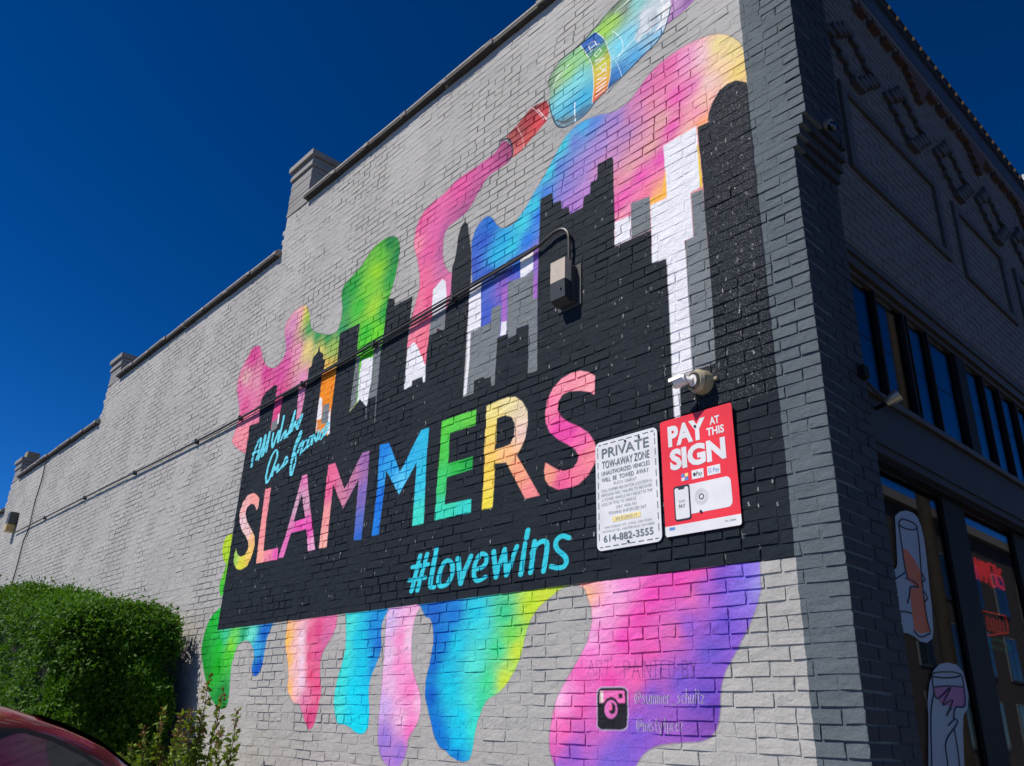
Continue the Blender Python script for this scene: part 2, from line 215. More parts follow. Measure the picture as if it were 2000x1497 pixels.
('f',0,0,[-6628,2455,-6674,4676,-6448,4657,-6487,4813,-6473,4957,-6394,5010,-6190,5038,-6148,5014,-6134,4853,-6140,4499,-5975,4587,-5968,4867,-5625,4847,-5585,4466,-5484,4474,-5473,4787,-5464,4911,-5470,5017,-5421,5025,-5413,5117,-5331,5161,-5313,5231,-5276,5143,-5201,5102,-5196,5037,-5141,5014,-5146,4930,-5154,4797,-5159,4533,-5148,4250,-4895,4138,-4890,4526,-4892,4786,-4915,5238,-4550,5218,-4552,5091,-4539,4841,-4546,4391,-4552,4290,-4435,4350,-4389,4379,-4270,4276,-4267,4351,-4118,4340,-4141,4613,-4112,4878,-4101,5216,-4092,5316,-3996,5279,-3975,5196,-3690,5189,-3698,4968,-3705,4742,-3691,4274,-3582,4281,-3581,4328,-3437,4324,-3423,4264,-3395,4265,-3408,4428,-3400,4597,-3391,4696,-3291,4686,-3288,4724,-3186,4669,-3184,4852,-3132,4939,-3133,5158,-3136,5261,-3112,5302,-3098,5367,-3086,5465,-3080,5545,-3052,5627,-3007,5658,-3004,5736,-2989,5650,-2954,5602,-2923,5474,-2880,5272,-2866,5108,-2875,4976,-2875,4823,-2878,4549,-2879,3986,-2757,3986,-2759,4089,-2639,4088,-2632,4069,-2556,4064,-2551,3987,-2516,3985,-2513,4203,-2505,4364,-2471,4369,-2379,4364,-2377,4325,-2298,4324,-2295,4378,-2158,4368,-2154,3969,-2066,3966,-2076,4478,-2078,4916,-2070,5186,-2071,5422,-1937,5416,-1930,5314,-1849,5301,-1837,5217,-1764,5199,-1758,5133,-1626,5127,-1621,5214,-1556,5208,-1550,5304,-1486,5306,-1480,5430,-1348,5425,-1335,5395,-1330,4922,-1334,4666,-1195,4661,-1025,4654,-1027,4400,-918,4391,-912,4240,-916,3579,-913,3294,-873,3297,-866,3480,-770,3575,-617,3574,-611,3933,-611,4281,-620,4578,-614,4773,-618,4925,-627,5255,-546,5247,-539,5309,-506,5372,-446,5443,-384,5457,-325,5447,-250,5380,-216,5086,-200,4376,-198,3779,-188,3181,-192,2647,-198,2434],[0,0,31,38,46]),
('f',0,0,[-4436,4788,-4243,4758,-4232,4508,-4260,4294,-4273,4277,-4393,4380,-4439,4351,-4453,4603],[0,0,232,232,236]),
('f',0,0,[-4536,4851,-4480,4833,-4453,4603,-4448,4354,-4549,4299,-4549,4474],[0,0,118,124,127]),
('f',0,0,[-4247,4875,-4133,4890,-4116,4504,-4111,4333,-4252,4341,-4232,4508,-4243,4758],[0,0,118,124,127]),
('f',0,0,[-3694,4664,-3609,4701,-3567,4662,-3522,4598,-3486,4538,-3459,4501,-3430,4435,-3408,4428,-3395,4265,-3423,4264,-3437,4324,-3581,4328,-3582,4281,-3691,4274],[0,0,232,232,236]),
('f',0,0,[-3385,5137,-3262,5190,-3216,5151,-3185,4989,-3184,4852,-3368,4870,-3387,4966],[0,0,232,232,236]),
('f',0,0,[-3368,4870,-3185,4862,-3186,4669,-3288,4724,-3291,4686,-3390,4691,-3390,4808],[0,0,118,124,127]),
('f',0,0,[-2874,4966,-2736,4959,-2708,4531,-2831,4524,-2825,4301,-2837,4000,-2879,3990,-2863,4224,-2876,4682],[0,0,232,232,236]),
('f',0,0,[-2831,4524,-2708,4531,-2592,4526,-2588,4651,-2493,4651,-2480,4638,-2481,4452,-2477,4380,-2505,4364,-2513,4203,-2516,3985,-2551,3987,-2556,4064,-2632,4069,-2639,4088,-2759,4089,-2757,3986,-2836,3991,-2825,4301],[0,0,118,124,127]),
('f',0,0,[-2470,4769,-2418,4785,-2407,4469,-2465,4481],[0,0,165,105,190]),
('f',0,0,[-2466,4490,-2408,4478,-2401,4363,-2471,4369],[0,0,232,232,236]),
('f',0,0,[-2278,5002,-2136,4995,-2130,4821,-2218,4795,-2269,4798],[0,0,232,232,236]),
('f',0,0,[-2408,4818,-2269,4798,-2218,4795,-2130,4812,-2121,4559,-2078,4551,-2076,4478,-2066,3966,-2154,3969,-2158,4368,-2295,4378,-2298,4324,-2377,4325,-2379,4364,-2401,4363,-2401,4467,-2402,4600],[0,0,118,124,127]),
('f',0,0,[-1329,4854,-1190,4846,-1191,4659,-1333,4666],[0,0,232,232,236]),
('f',0,0,[-1187,4944,-1026,4921,-1027,4655,-1191,4659],[0,0,118,124,127]),
('f',0,0,[-898,5262,-635,5268,-630,5092,-628,4788,-705,4785,-711,4757,-710,4456,-775,4460,-770,4350,-768,4026,-773,3654,-770,3575,-916,3573,-913,3780,-912,4240,-916,4390,-1027,4400,-1025,4654,-1023,4846,-894,4838,-894,4992],[0,0,232,232,236]),
('f',0,0,[-707,4775,-615,4766,-616,4576,-611,4281,-611,3933,-617,3574,-770,3575,-768,4026,-770,4350,-773,4455,-708,4455],[0,0,118,124,127]),
('f',0,0,[-637,5116,-627,5111,-618,4787,-639,4787],[0,0,236,202,60]),
('f',0,0,[-890,5073,-889,4844,-1023,4850,-1025,4892,-928,4896,-907,4999],[0,0,249,184,80]),
('f',0,0,[-916,3501,-865,3496,-873,3303,-912,3300],[0,0,232,232,236]),
('f',0,0,[-5168,4857,-4926,4852,-4890,4461,-5033,4510,-5068,4498,-5108,4585,-5153,4608],[0,0,240,140,30]),
('f',0,0,[-5153,4608,-5095,4570,-5075,4446,-5063,4357,-5150,4357,-5157,4467],[0,0,232,232,236]),
('f',0,0,[-5058,4495,-4942,4486,-4920,4269,-5060,4303],[0,0,118,124,127]),
('f',0,0,[-4909,4424,-4866,4152,-4912,4152,-4934,4367],[0,0,232,232,236]),
('f',0,0,[-6131,4579,-5999,4593,-5990,4486,-6116,4459],[0,0,118,124,127]),
('f',0,0,[-6014,4643,-5982,4646,-5969,4527,-6001,4523],[0,0,232,232,236]),
('s',0,0,[-4263,4285,-4255,4154],10.5,6.9,118,124,127),
('s',0,0,[-4116,4329,-4100,4076],10.2,6.8,118,124,127),
('s',0,0,[-5139,4333,-5132,4225],12.3,7.4,232,232,236),
('s',0,0,[-4476,4832,-4448,4549,-4437,4361],9.3,6.2,90,205,60),
('f',0,0,[-6147,3744,-6220,3796,-6300,3829,-6428,3827,-6525,3765,-6559,3659,-6521,3553,-6438,3453,-6316,3372,-6233,3297,-6218,3222,-6270,3176,-6358,3166,-6439,3196,-6508,3269,-6525,3207,-6505,3119,-6408,3046,-6309,3028,-6182,3052,-6119,3127,-6082,3246,-6115,3344,-6223,3433,-6351,3538,-6417,3625,-6404,3689,-6321,3719,-6232,3693,-6163,3622,-6132,3666],[-6267,3765,246,160,150,-6475,3690,244,178,175,-6446,3542,240,205,208,-6284,3410,238,200,200,-6162,3319,246,188,130,-6160,3183,245,200,100,-6307,3087,222,216,58,-6493,3182,160,210,88]),
('f',0,0,[-6038,3823,-5915,3817,-5907,3481,-5870,3163,-5569,3159,-5554,3045,-5985,3055,-6017,3382],[-5980,3780,238,140,150,-5951,3415,244,150,150,-5937,3105,248,170,150,-5749,3113,245,140,165,-5606,3115,236,96,180]),
('f',0,0,[-5287,3820,-5199,3818,-5055,3477,-4858,3050,-4984,3052,-5066,3266,-5353,3273,-5437,3050,-5538,3058,-5440,3300,-5347,3606],[-5230,3788,226,128,180,-5310,3539,205,165,182,-5109,3506,210,160,182,-5194,3323,232,80,175,-4995,3275,232,80,175,-5481,3099,228,115,182,-4929,3087,242,175,208]),
('f',0,0,[-5243,3638,-5186,3508,-5117,3375,-5332,3373,-5294,3516],[0,0,31,38,46]),
('f',0,0,[-4811,3831,-4695,3827,-4478,3540,-4443,3571,-4254,3825,-4134,3823,-4114,3500,-4114,3042,-4232,3049,-4258,3592,-4465,3361,-4685,3625,-4665,3044,-4796,3051,-4800,3435],[-4758,3795,234,105,145,-4761,3572,236,100,150,-4758,3333,246,160,155,-4731,3070,248,178,165,-4516,3481,206,128,155,-4366,3640,190,120,158,-4191,3746,155,106,166,-4178,3422,125,105,180,-4183,3199,85,110,192,-4173,3067,40,106,202]),
('f',0,0,[-3981,3840,-3841,3827,-3643,3535,-3604,3571,-3396,3836,-3288,3832,-3293,3600,-3264,3050,-3409,3048,-3418,3571,-3626,3339,-3844,3584,-3861,3047,-3964,3049,-3953,3471],[-3926,3805,25,130,218,-3906,3331,18,110,215,-3922,3076,25,125,218,-3764,3590,45,165,226,-3622,3453,90,200,238,-3517,3605,45,180,226,-3335,3782,40,185,220,-3326,3439,45,195,220,-3348,3095,65,222,200]),
('f',0,0,[-3123,3842,-2915,3845,-2708,3834,-2710,3711,-3015,3718,-3009,3472,-2720,3468,-2718,3369,-3016,3365,-3019,3155,-2711,3145,-2709,3046,-3131,3051,-3129,3481],[-3088,3808,90,208,66,-2763,3786,100,206,72,-3078,3594,75,205,75,-2912,3428,45,185,72,-2746,3426,30,168,72,-3064,3346,62,205,110,-3085,3079,58,216,185,-2753,3095,55,212,200]),
('f',0,0,[-2591,3832,-2477,3839,-2366,3841,-2278,3821,-2201,3761,-2151,3678,-2143,3599,-2164,3483,-2207,3411,-2247,3375,-2182,3287,-2097,3169,-2011,3048,-2147,3047,-2249,3198,-2351,3344,-2475,3362,-2467,3232,-2477,3042,-2591,3046,-2584,3255,-2595,3567],[-2542,3795,238,224,140,-2364,3804,236,222,158,-2198,3682,234,214,178,-2214,3555,238,205,190,-2531,3632,241,216,105,-2541,3438,244,200,100,-2365,3407,250,192,130,-2533,3321,242,214,80,-2528,3080,240,220,72,-2232,3261,248,165,130,-2094,3077,245,140,142]),
('f',0,0,[-2469,3704,-2381,3705,-2314,3677,-2274,3616,-2275,3532,-2315,3472,-2400,3465,-2476,3466],[0,0,31,38,46]),
('f',0,0,[-1520,3761,-1578,3804,-1651,3837,-1735,3844,-1821,3831,-1898,3785,-1955,3710,-1973,3624,-1966,3540,-1921,3463,-1843,3395,-1759,3343,-1695,3298,-1664,3250,-1673,3210,-1713,3177,-1785,3171,-1849,3191,-1916,3233,-1964,3264,-1972,3209,-1966,3151,-1932,3103,-1847,3057,-1756,3047,-1659,3059,-1581,3104,-1529,3167,-1508,3229,-1528,3309,-1580,3382,-1660,3444,-1751,3495,-1817,3547,-1856,3609,-1847,3666,-1810,3708,-1744,3715,-1651,3693,-1579,3666,-1526,3629],[-1578,3731,251,165,172,-1801,3773,246,150,165,-1914,3631,246,128,165,-1844,3467,236,72,165,-1751,3416,236,72,165,-1633,3346,240,105,165,-1563,3228,246,140,150,-1659,3113,244,125,150,-1811,3101,238,92,150,-1933,3166,242,160,130]),
('s',0,0,[-3275,2807,-3350,2549],51.1,31.1,52,200,216),
('s',0,0,[-3190,2807,-3276,2549],50.2,30.8,52,200,216),
('s',0,0,[-3363,2730,-3170,2728],49.4,30.4,52,200,216),
('s',0,0,[-3390,2633,-3194,2633],49.6,30.1,52,200,216),
('s',1,0,[-3082,2828,-3108,2696,-3124,2585,-3111,2558,-3081,2555],55.8,34.7,52,200,216),
('s',1,1,[-2921,2725,-2881,2691,-2878,2632,-2915,2571,-2976,2551,-3018,2565,-3031,2608,-3011,2679,-2968,2723],49.3,31.3,52,200,216),
('s',0,0,[-2821,2729,-2795,2623,-2777,2552],52.0,33.6,52,200,216),
('s',0,0,[-2777,2552,-2738,2636,-2681,2731],49.0,31.9,52,200,216),
('s',1,0,[-2634,2631,-2552,2641,-2512,2677,-2529,2719,-2578,2731,-2624,2687,-2641,2632,-2633,2581,-2594,2552,-2519,2569],45.1,30.0,52,200,216),
('s',0,0,[-2445,2734,-2426,2639,-2411,2558],46.5,31.6,52,200,216),
('s',0,0,[-2411,2558,-2375,2646,-2334,2733],42.9,29.4,52,200,216),
('s',0,0,[-2334,2733,-2320,2640,-2308,2561],44.3,30.5,52,200,216),
('s',0,0,[-2308,2561,-2262,2645,-2215,2738],42.7,29.7,52,200,216),
('s',0,0,[-2137,2745,-2170,2550],44.3,31.3,52,200,216),
('s',0,0,[-2114,2831,-2126,2782],45.1,32.6,52,200,216),
('s',0,0,[-2048,2748,-2080,2553],43.3,31.0,52,200,216),
('s',1,0,[-2069,2676,-2035,2719,-1985,2739,-1942,2730,-1936,2683,-1962,2548],42.5,30.8,52,200,216),
('s',1,0,[-1746,2731,-1798,2749,-1844,2735,-1859,2702,-1836,2664,-1780,2622,-1766,2588,-1787,2559,-1835,2556,-1895,2571],40.6,30.0,52,200,216),
('s',1,0,[-6455,4148,-6459,4265,-6420,4362,-6353,4447,-6326,4400,-6348,4253,-6370,4212],43.1,23.0,108,216,232),
('s',1,0,[-6472,4303,-6331,4308],43.1,23.1,108,216,232),
('s',1,0,[-6319,4201,-6268,4329,-6236,4461,-6234,4367,-6244,4220],42.2,22.9,108,216,232),
('s',1,0,[-6223,4227,-6172,4353,-6148,4475,-6147,4371,-6158,4258],41.5,22.8,108,216,232),
('s',1,0,[-6054,4436,-6057,4350,-6023,4274,-5981,4356,-5934,4436,-5917,4307,-5891,4426,-5868,4586],40.2,22.6,108,216,232),
('s',1,0,[-5859,4316,-5814,4385,-5774,4398,-5785,4322,-5741,4356],39.1,22.3,108,216,232),
('s',1,0,[-5731,4320,-5680,4443,-5639,4585,-5657,4437,-5676,4352],38.3,22.2,108,216,232),
('s',1,0,[-5637,4365,-5592,4466,-5590,4421,-5521,4359],37.8,22.1,108,216,232),
('s',1,0,[-5561,4391,-5509,4467,-5467,4501,-5496,4420,-5532,4362],37.3,22.0,108,216,232),
('s',1,0,[-6037,3892,-6066,3969,-6046,4099,-5988,4199,-5924,4218,-5887,4155,-5929,4041,-5967,3950,-6015,3893],40.7,21.9,108,216,232),
('s',1,0,[-5932,3943,-5918,4039,-5872,3997,-5832,4044,-5831,3967],40.1,21.7,108,216,232),
('s',1,0,[-5802,3977,-5730,4023,-5676,4093,-5650,4039,-5723,4000,-5765,3997],39.1,21.5,108,216,232),
('s',1,0,[-5532,3876,-5554,3976,-5539,4123,-5493,4254,-5440,4323,-5449,4244,-5516,4150,-5547,4038,-5500,4093,-5475,4002,-5510,3872],37.6,21.3,108,216,232),
('s',1,0,[-5449,4093,-5420,4172,-5376,4194,-5386,4122],36.9,21.3,108,216,232),
('s',1,0,[-5390,4058,-5351,4178,-5283,4184,-5294,4112,-5356,4083],36.5,21.1,108,216,232),
('s',1,0,[-5284,4110,-5247,4197,-5198,4196,-5212,4136,-5263,4105],35.9,21.0,108,216,232),
('s',1,0,[-5189,4120,-5173,4212,-5105,4133,-5082,4232],35.2,20.9,108,216,232),
('s',1,0,[-5060,4143,-5014,4227,-4966,4184,-5020,4134],34.5,20.7,108,216,232),
('s',1,0,[-4988,4158,-4955,4254,-4912,4270,-4925,4205,-4961,4162],34.1,20.7,108,216,232),
('s',0,0,[-9716,4144,-9644,3889],17.2,6.8,150,190,192),
('s',0,0,[-9993,4296,-9539,4256],17.1,7.0,158,186,188),
('f',0,0,[-1340,1859,-1324,1856,-1310,1849,-1302,1839,-1299,1828,-1303,1669,-1307,1658,-1316,1648,-1329,1641,-1345,1639,-1483,1636,-1500,1638,-1514,1644,-1523,1653,-1526,1665,-1525,1829,-1521,1841,-1512,1851,-1497,1858,-1480,1860],[0,0,190,180,205]),
('f',0,0,[-1344,1854,-1329,1852,-1316,1845,-1308,1836,-1305,1825,-1309,1672,-1312,1661,-1321,1652,-1334,1645,-1349,1643,-1479,1640,-1495,1642,-1508,1648,-1517,1657,-1520,1668,-1519,1826,-1515,1837,-1506,1847,-1492,1853,-1476,1856],[0,0,36,36,44]),
('f',0,0,[-1499,1838,-1331,1841,-1324,1831,-1321,1776,-1367,1776,-1388,1798,-1421,1809,-1454,1798,-1477,1776,-1502,1776],[0,0,236,112,182]),
('f',0,0,[-1502,1836,-1478,1838,-1479,1780,-1502,1777],[0,0,226,215,205]),
('f',0,0,[-1367,1824,-1341,1825,-1340,1802,-1366,1800],[0,0,36,36,44]),
('f',0,0,[-1376,1744,-1378,1730,-1385,1716,-1396,1706,-1409,1699,-1423,1696,-1437,1698,-1450,1705,-1461,1715,-1467,1729,-1469,1744,-1467,1758,-1460,1772,-1449,1783,-1436,1789,-1421,1792,-1407,1789,-1394,1783,-1384,1772,-1378,1759],[0,0,216,112,182]),
('f',0,0,[-1389,1748,-1390,1739,-1394,1731,-1400,1724,-1407,1720,-1415,1719,-1422,1720,-1429,1724,-1435,1730,-1438,1738,-1439,1747,-1438,1756,-1434,1764,-1429,1771,-1421,1775,-1413,1777,-1406,1775,-1399,1771,-1393,1765,-1390,1757],[0,0,36,36,44]),
('f',0,0,[-1413,1755,-1414,1749,-1416,1744,-1419,1740,-1423,1737,-1427,1736,-1432,1737,-1436,1739,-1439,1744,-1441,1749,-1441,1755,-1441,1760,-1438,1766,-1435,1770,-1431,1773,-1427,1774,-1422,1773,-1418,1770,-1415,1766,-1413,1761],[0,0,236,110,170]),
('s',0,0,[-1591,1925,-1564,2004,-1538,1922],3.1,2.2,150,70,135),
('s',0,0,[-1581,1957,-1548,1955],3.1,2.2,150,70,135),
('s',0,0,[-1524,1922,-1524,2002,-1491,1996,-1485,1979,-1492,1961,-1524,1962],3.0,2.2,150,70,135),
('s',0,0,[-1508,1961,-1483,1919],3.0,2.2,150,70,135),
('s',0,0,[-1468,1998,-1423,1995],3.0,2.2,150,70,135),
('s',0,0,[-1445,1997,-1447,1918],3.0,2.2,150,70,135),
('s',0,0,[-1325,1904,-1322,1992,-1289,1987,-1283,1969,-1290,1949,-1323,1948],3.7,2.8,92,52,110),
('s',0,0,[-1271,1903,-1242,1990,-1219,1902],3.7,2.8,92,52,110),
('s',0,0,[-1260,1938,-1227,1937],3.7,2.8,92,52,110),
('s',0,0,[-1198,1902,-1195,1989],3.6,2.7,92,52,110),
('s',0,0,[-1184,1902,-1181,1988,-1146,1901,-1143,1987],3.6,2.7,92,52,110),
('s',0,0,[-1129,1987,-1085,1985],3.5,2.7,92,52,110),
('s',0,0,[-1107,1986,-1111,1900],3.5,2.7,92,52,110),
('s',0,0,[-1035,1984,-1072,1985,-1076,1900,-1039,1899],3.5,2.7,92,52,110),
('s',0,0,[-1074,1942,-1043,1942],3.5,2.7,92,52,110),
('s',0,0,[-1026,1899,-1021,1984,-994,1974,-984,1940,-998,1907,-1026,1899],3.4,2.7,92,52,110),
('s',0,0,[-940,1898,-935,1981,-906,1976,-908,1945,-937,1941,-905,1934,-907,1901,-940,1898],3.3,2.6,92,52,110),
('s',0,0,[-890,1980,-872,1938,-849,1979],3.3,2.6,92,52,110),
('s',0,0,[-872,1938,-875,1897],3.3,2.6,92,52,110),
('s',0,0,[-1227,1797,-1234,1790,-1242,1793,-1243,1808,-1236,1818,-1228,1815,-1227,1797,-1220,1793,-1214,1811,-1221,1833,-1235,1836,-1250,1822,-1254,1797,-1245,1776,-1225,1774],5.8,4.4,205,190,225),
('s',0,0,[-1183,1808,-1194,1812,-1201,1804,-1187,1790,-1188,1778,-1198,1773,-1205,1778],5.8,4.3,205,190,225),
('s',0,0,[-1172,1811,-1174,1783,-1167,1773,-1157,1780,-1152,1812],5.7,4.3,205,190,225),
('s',0,0,[-1152,1812,-1154,1773],5.7,4.3,205,190,225),
('s',0,0,[-1143,1773,-1142,1812],5.7,4.3,205,190,225),
('s',0,0,[-1142,1801,-1135,1812,-1129,1805,-1130,1773],5.7,4.3,205,190,225),
('s',0,0,[-1129,1801,-1120,1812,-1115,1805,-1116,1773],5.6,4.3,205,190,225),
('s',0,0,[-1106,1774,-1104,1812],5.6,4.3,205,190,225),
('s',0,0,[-1104,1801,-1097,1812,-1091,1805,-1093,1774],5.6,4.3,205,190,225),
('s',0,0,[-1091,1801,-1083,1812,-1077,1805,-1079,1774],5.6,4.2,205,190,225),
('s',0,0,[-1066,1795,-1049,1796,-1050,1809,-1057,1813,-1065,1803,-1067,1784,-1060,1774,-1050,1780],5.5,4.2,205,190,225),
('s',0,0,[-1040,1774,-1038,1812],5.5,4.2,205,190,225),
('s',0,0,[-1039,1800,-1030,1812,-1023,1810],5.5,4.2,205,190,225),
('s',0,0,[-1015,1771,-988,1771],5.4,4.2,205,190,225),
('s',0,0,[-957,1809,-967,1813,-974,1806,-961,1792,-962,1781,-971,1775,-978,1780],5.4,4.2,205,190,225),
('s',0,0,[-931,1808,-938,1813,-946,1802,-947,1785,-940,1775,-932,1781],5.3,4.1,205,190,225),
('s',0,0,[-923,1776,-919,1843],5.3,4.1,205,190,225),
('s',0,0,[-921,1803,-913,1813,-905,1806,-906,1776],5.3,4.1,205,190,225),
('s',0,0,[-894,1813,-896,1786,-890,1776,-881,1783,-876,1813],5.2,4.1,205,190,225),
('s',0,0,[-876,1813,-878,1776],5.2,4.1,205,190,225),
('s',0,0,[-862,1843,-866,1776],5.2,4.1,205,190,225),
('s',0,0,[-846,1837,-850,1783,-844,1777],5.2,4.1,205,190,225),
('s',0,0,[-854,1815,-840,1815],5.2,4.1,205,190,225),
('s',0,0,[-831,1813,-814,1813,-833,1777,-815,1777],5.1,4.1,205,190,225),
('s',0,0,[-1224,1797,-1231,1790,-1239,1793,-1241,1807,-1233,1818,-1225,1815,-1224,1797,-1217,1793,-1211,1811,-1218,1833,-1232,1836,-1247,1822,-1251,1797,-1242,1776,-1222,1774],3.8,2.8,60,48,84),
('s',0,0,[-1180,1808,-1191,1812,-1198,1804,-1184,1790,-1185,1778,-1195,1773,-1202,1778],3.7,2.8,60,48,84),
('s',0,0,[-1170,1811,-1171,1783,-1164,1773,-1154,1780,-1149,1812],3.7,2.8,60,48,84),
('s',0,0,[-1149,1812,-1151,1773],3.7,2.8,60,48,84),
('s',0,0,[-1141,1773,-1139,1812],3.7,2.8,60,48,84),
('s',0,0,[-1139,1801,-1132,1812,-1126,1805,-1127,1773],3.7,2.8,60,48,84),
('s',0,0,[-1126,1801,-1118,1812,-1112,1805,-1113,1773],3.6,2.8,60,48,84),
('s',0,0,[-1103,1774,-1101,1812],3.6,2.8,60,48,84),
('s',0,0,[-1102,1801,-1094,1812,-1088,1805,-1090,1774],3.6,2.8,60,48,84),
('s',0,0,[-1089,1801,-1080,1812,-1074,1805,-1076,1774],3.6,2.7,60,48,84),
('s',0,0,[-1064,1795,-1046,1796,-1047,1809,-1055,1813,-1062,1803,-1064,1784,-1057,1774,-1047,1780],3.6,2.7,60,48,84),
('s',0,0,[-1037,1774,-1035,1812],3.5,2.7,60,48,84),
('s',0,0,[-1036,1800,-1027,1812,-1021,1810],3.5,2.7,60,48,84),
('s',0,0,[-1013,1771,-985,1771],3.5,2.7,60,48,84),
('s',0,0,[-955,1809,-964,1813,-971,1806,-959,1792,-959,1781,-969,1775,-975,1780],3.5,2.7,60,48,84),
('s',0,0,[-928,1808,-936,1813,-944,1802,-945,1785,-938,1775,-930,1781],3.4,2.7,60,48,84),
('s',0,0,[-920,1776,-916,1843],3.4,2.7,60,48,84),
('s',0,0,[-918,1803,-910,1813,-902,1806,-903,1776],3.4,2.7,60,48,84),
('s',0,0,[-891,1813,-893,1786,-887,1776,-878,1783,-873,1813],3.4,2.7,60,48,84),
('s',0,0,[-873,1813,-875,1776],3.4,2.7,60,48,84),
('s',0,0,[-859,1843,-864,1776],3.4,2.7,60,48,84),
('s',0,0,[-844,1837,-847,1783,-841,1777],3.3,2.6,60,48,84),
('s',0,0,[-852,1815,-838,1815],3.3,2.7,60,48,84),
('s',0,0,[-828,1813,-811,1813,-831,1777,-813,1777],3.3,2.6,60,48,84),
('s',0,0,[-1222,1661,-1229,1654,-1236,1657,-1237,1670,-1230,1681,-1223,1677,-1222,1661,-1215,1658,-1210,1674,-1216,1694,-1230,1697,-1244,1684,-1247,1660,-1238,1640,-1220,1639],5.8,4.2,205,190,225),
('s',0,0,[-1201,1638,-1200,1675],5.7,4.2,205,190,225),
('s',0,0,[-1200,1665,-1193,1675,-1188,1668,-1189,1639],5.7,4.2,205,190,225),
('s',0,0,[-1188,1665,-1180,1675,-1174,1669,-1175,1639],5.7,4.2,205,190,225),
('s',0,0,[-1162,1676,-1163,1639],5.6,4.2,205,190,225),
('s',0,0,[-1161,1689,-1161,1692],5.7,4.2,205,190,225),
('s',0,0,[-1133,1673,-1143,1677,-1150,1669,-1137,1657,-1138,1645,-1147,1640,-1153,1645],5.6,4.2,205,190,225),
('s',0,0,[-1116,1700,-1118,1647,-1112,1641],5.6,4.2,205,190,225),
('s',0,0,[-1123,1678,-1109,1679],5.6,4.2,205,190,225),
('s',0,0,[-1100,1677,-1092,1645],5.5,4.1,205,190,225),
('s',0,0,[-1081,1678,-1098,1619],5.5,4.1,205,190,225),
('s',0,0,[-1061,1642,-1057,1707,-1072,1665,-1053,1665],5.5,4.1,205,190,225),
('s',0,0,[-1043,1678,-1046,1621],5.4,4.1,205,190,225),
('s',0,0,[-1043,1672,-1034,1679,-1026,1669,-1028,1651,-1036,1643,-1044,1649],5.4,4.1,205,190,225),
('s',0,0,[-1018,1644,-1016,1679],5.4,4.1,205,190,225),
('s',0,0,[-1017,1668,-1009,1679,-1003,1678],5.4,4.1,205,190,225),
('s',0,0,[-993,1664,-977,1665,-978,1677,-985,1681,-992,1671,-994,1654,-988,1645,-978,1650],5.3,4.1,205,190,225),
('s',0,0,[-967,1680,-950,1681,-969,1645,-952,1646],5.3,4.1,205,190,225),
('s',0,0,[-1219,1661,-1226,1654,-1233,1657,-1235,1670,-1227,1681,-1220,1677,-1219,1661,-1212,1658,-1207,1674,-1213,1694,-1227,1697,-1241,1684,-1244,1660,-1236,1641,-1217,1639],3.7,2.7,60,48,84),
('s',0,0,[-1198,1638,-1197,1675],3.7,2.7,60,48,84),
('s',0,0,[-1197,1665,-1190,1675,-1185,1668,-1186,1639],3.7,2.7,60,48,84),
('s',0,0,[-1185,1665,-1177,1675,-1171,1669,-1172,1639],3.7,2.7,60,48,84),
('s',0,0,[-1159,1676,-1160,1639],3.6,2.7,60,48,84),
('s',0,0,[-1158,1689,-1158,1692],3.7,2.7,60,48,84),
('s',0,0,[-1131,1673,-1140,1677,-1147,1669,-1134,1657,-1135,1645,-1144,1640,-1150,1645],3.6,2.7,60,48,84),
('s',0,0,[-1113,1700,-1115,1647,-1109,1641],3.6,2.7,60,48,84),
('s',0,0,[-1121,1679,-1107,1679],3.6,2.7,60,48,84),
('s',0,0,[-1097,1677,-1090,1645],3.6,2.7,60,48,84),
('s',0,0,[-1079,1678,-1095,1619],3.6,2.7,60,48,84),
('s',0,0,[-1058,1643,-1055,1707,-1070,1665,-1050,1665],3.5,2.7,60,48,84),
('s',0,0,[-1040,1679,-1043,1621],3.5,2.7,60,48,84),
('s',0,0,[-1040,1672,-1031,1679,-1023,1669,-1025,1651,-1033,1643,-1042,1649],3.5,2.7,60,48,84),
('s',0,0,[-1015,1644,-1014,1679],3.5,2.6,60,48,84),
('s',0,0,[-1014,1668,-1006,1679,-1000,1678],3.5,2.7,60,48,84),
('s',0,0,[-991,1664,-975,1665,-976,1677,-982,1681,-989,1671,-991,1654,-985,1645,-975,1650],3.4,2.6,60,48,84),
('s',0,0,[-964,1680,-948,1681,-967,1645,-949,1646],3.4,2.6,60,48,84)]
D1=([924, 2793, 1004, 2834, 1097, 2858, 1185, 2862, 1241, 2846, 1270, 2806, 1286, 2734, 1277, 2621, 1247, 2435, 1238, 2349, 1201, 2197, 1167, 2157, 1089, 2130, 1006, 2129, 933, 2148, 857, 2157, 733, 2151, 732, 2237, 736, 2335, 735, 2401, 748, 2463, 835, 2489, 861, 2520, 896, 2666],[958, 2613, 1011, 2621, 1095, 2578, 1151, 2522, 1148, 2493, 1131, 2385, 1133, 2282, 1149, 2195, 1039, 2171, 946, 2182, 956, 2296, 970, 2399, 1069, 2419, 963, 2446, 955, 2535],[[953, 2758, 1005, 2790, 1110, 2799, 1202, 2790, 1183, 2764, 1091, 2747, 989, 2743, 953, 2758], [951, 2755, 951, 2682, 947, 2513, 966, 2453], [1206, 2787, 1198, 2689, 1157, 2494, 1133, 2282, 1156, 2193], [747, 2412, 852, 2447, 945, 2485], [933, 2452, 1046, 2447, 1088, 2425, 983, 2411, 946, 2355, 908, 2317], [738, 2232, 834, 2265, 946, 2268], [936, 2178, 1015, 2153, 1154, 2186], [1172, 2510, 1194, 2478, 1142, 2457], [1158, 2410, 1189, 2378, 1144, 2352]])
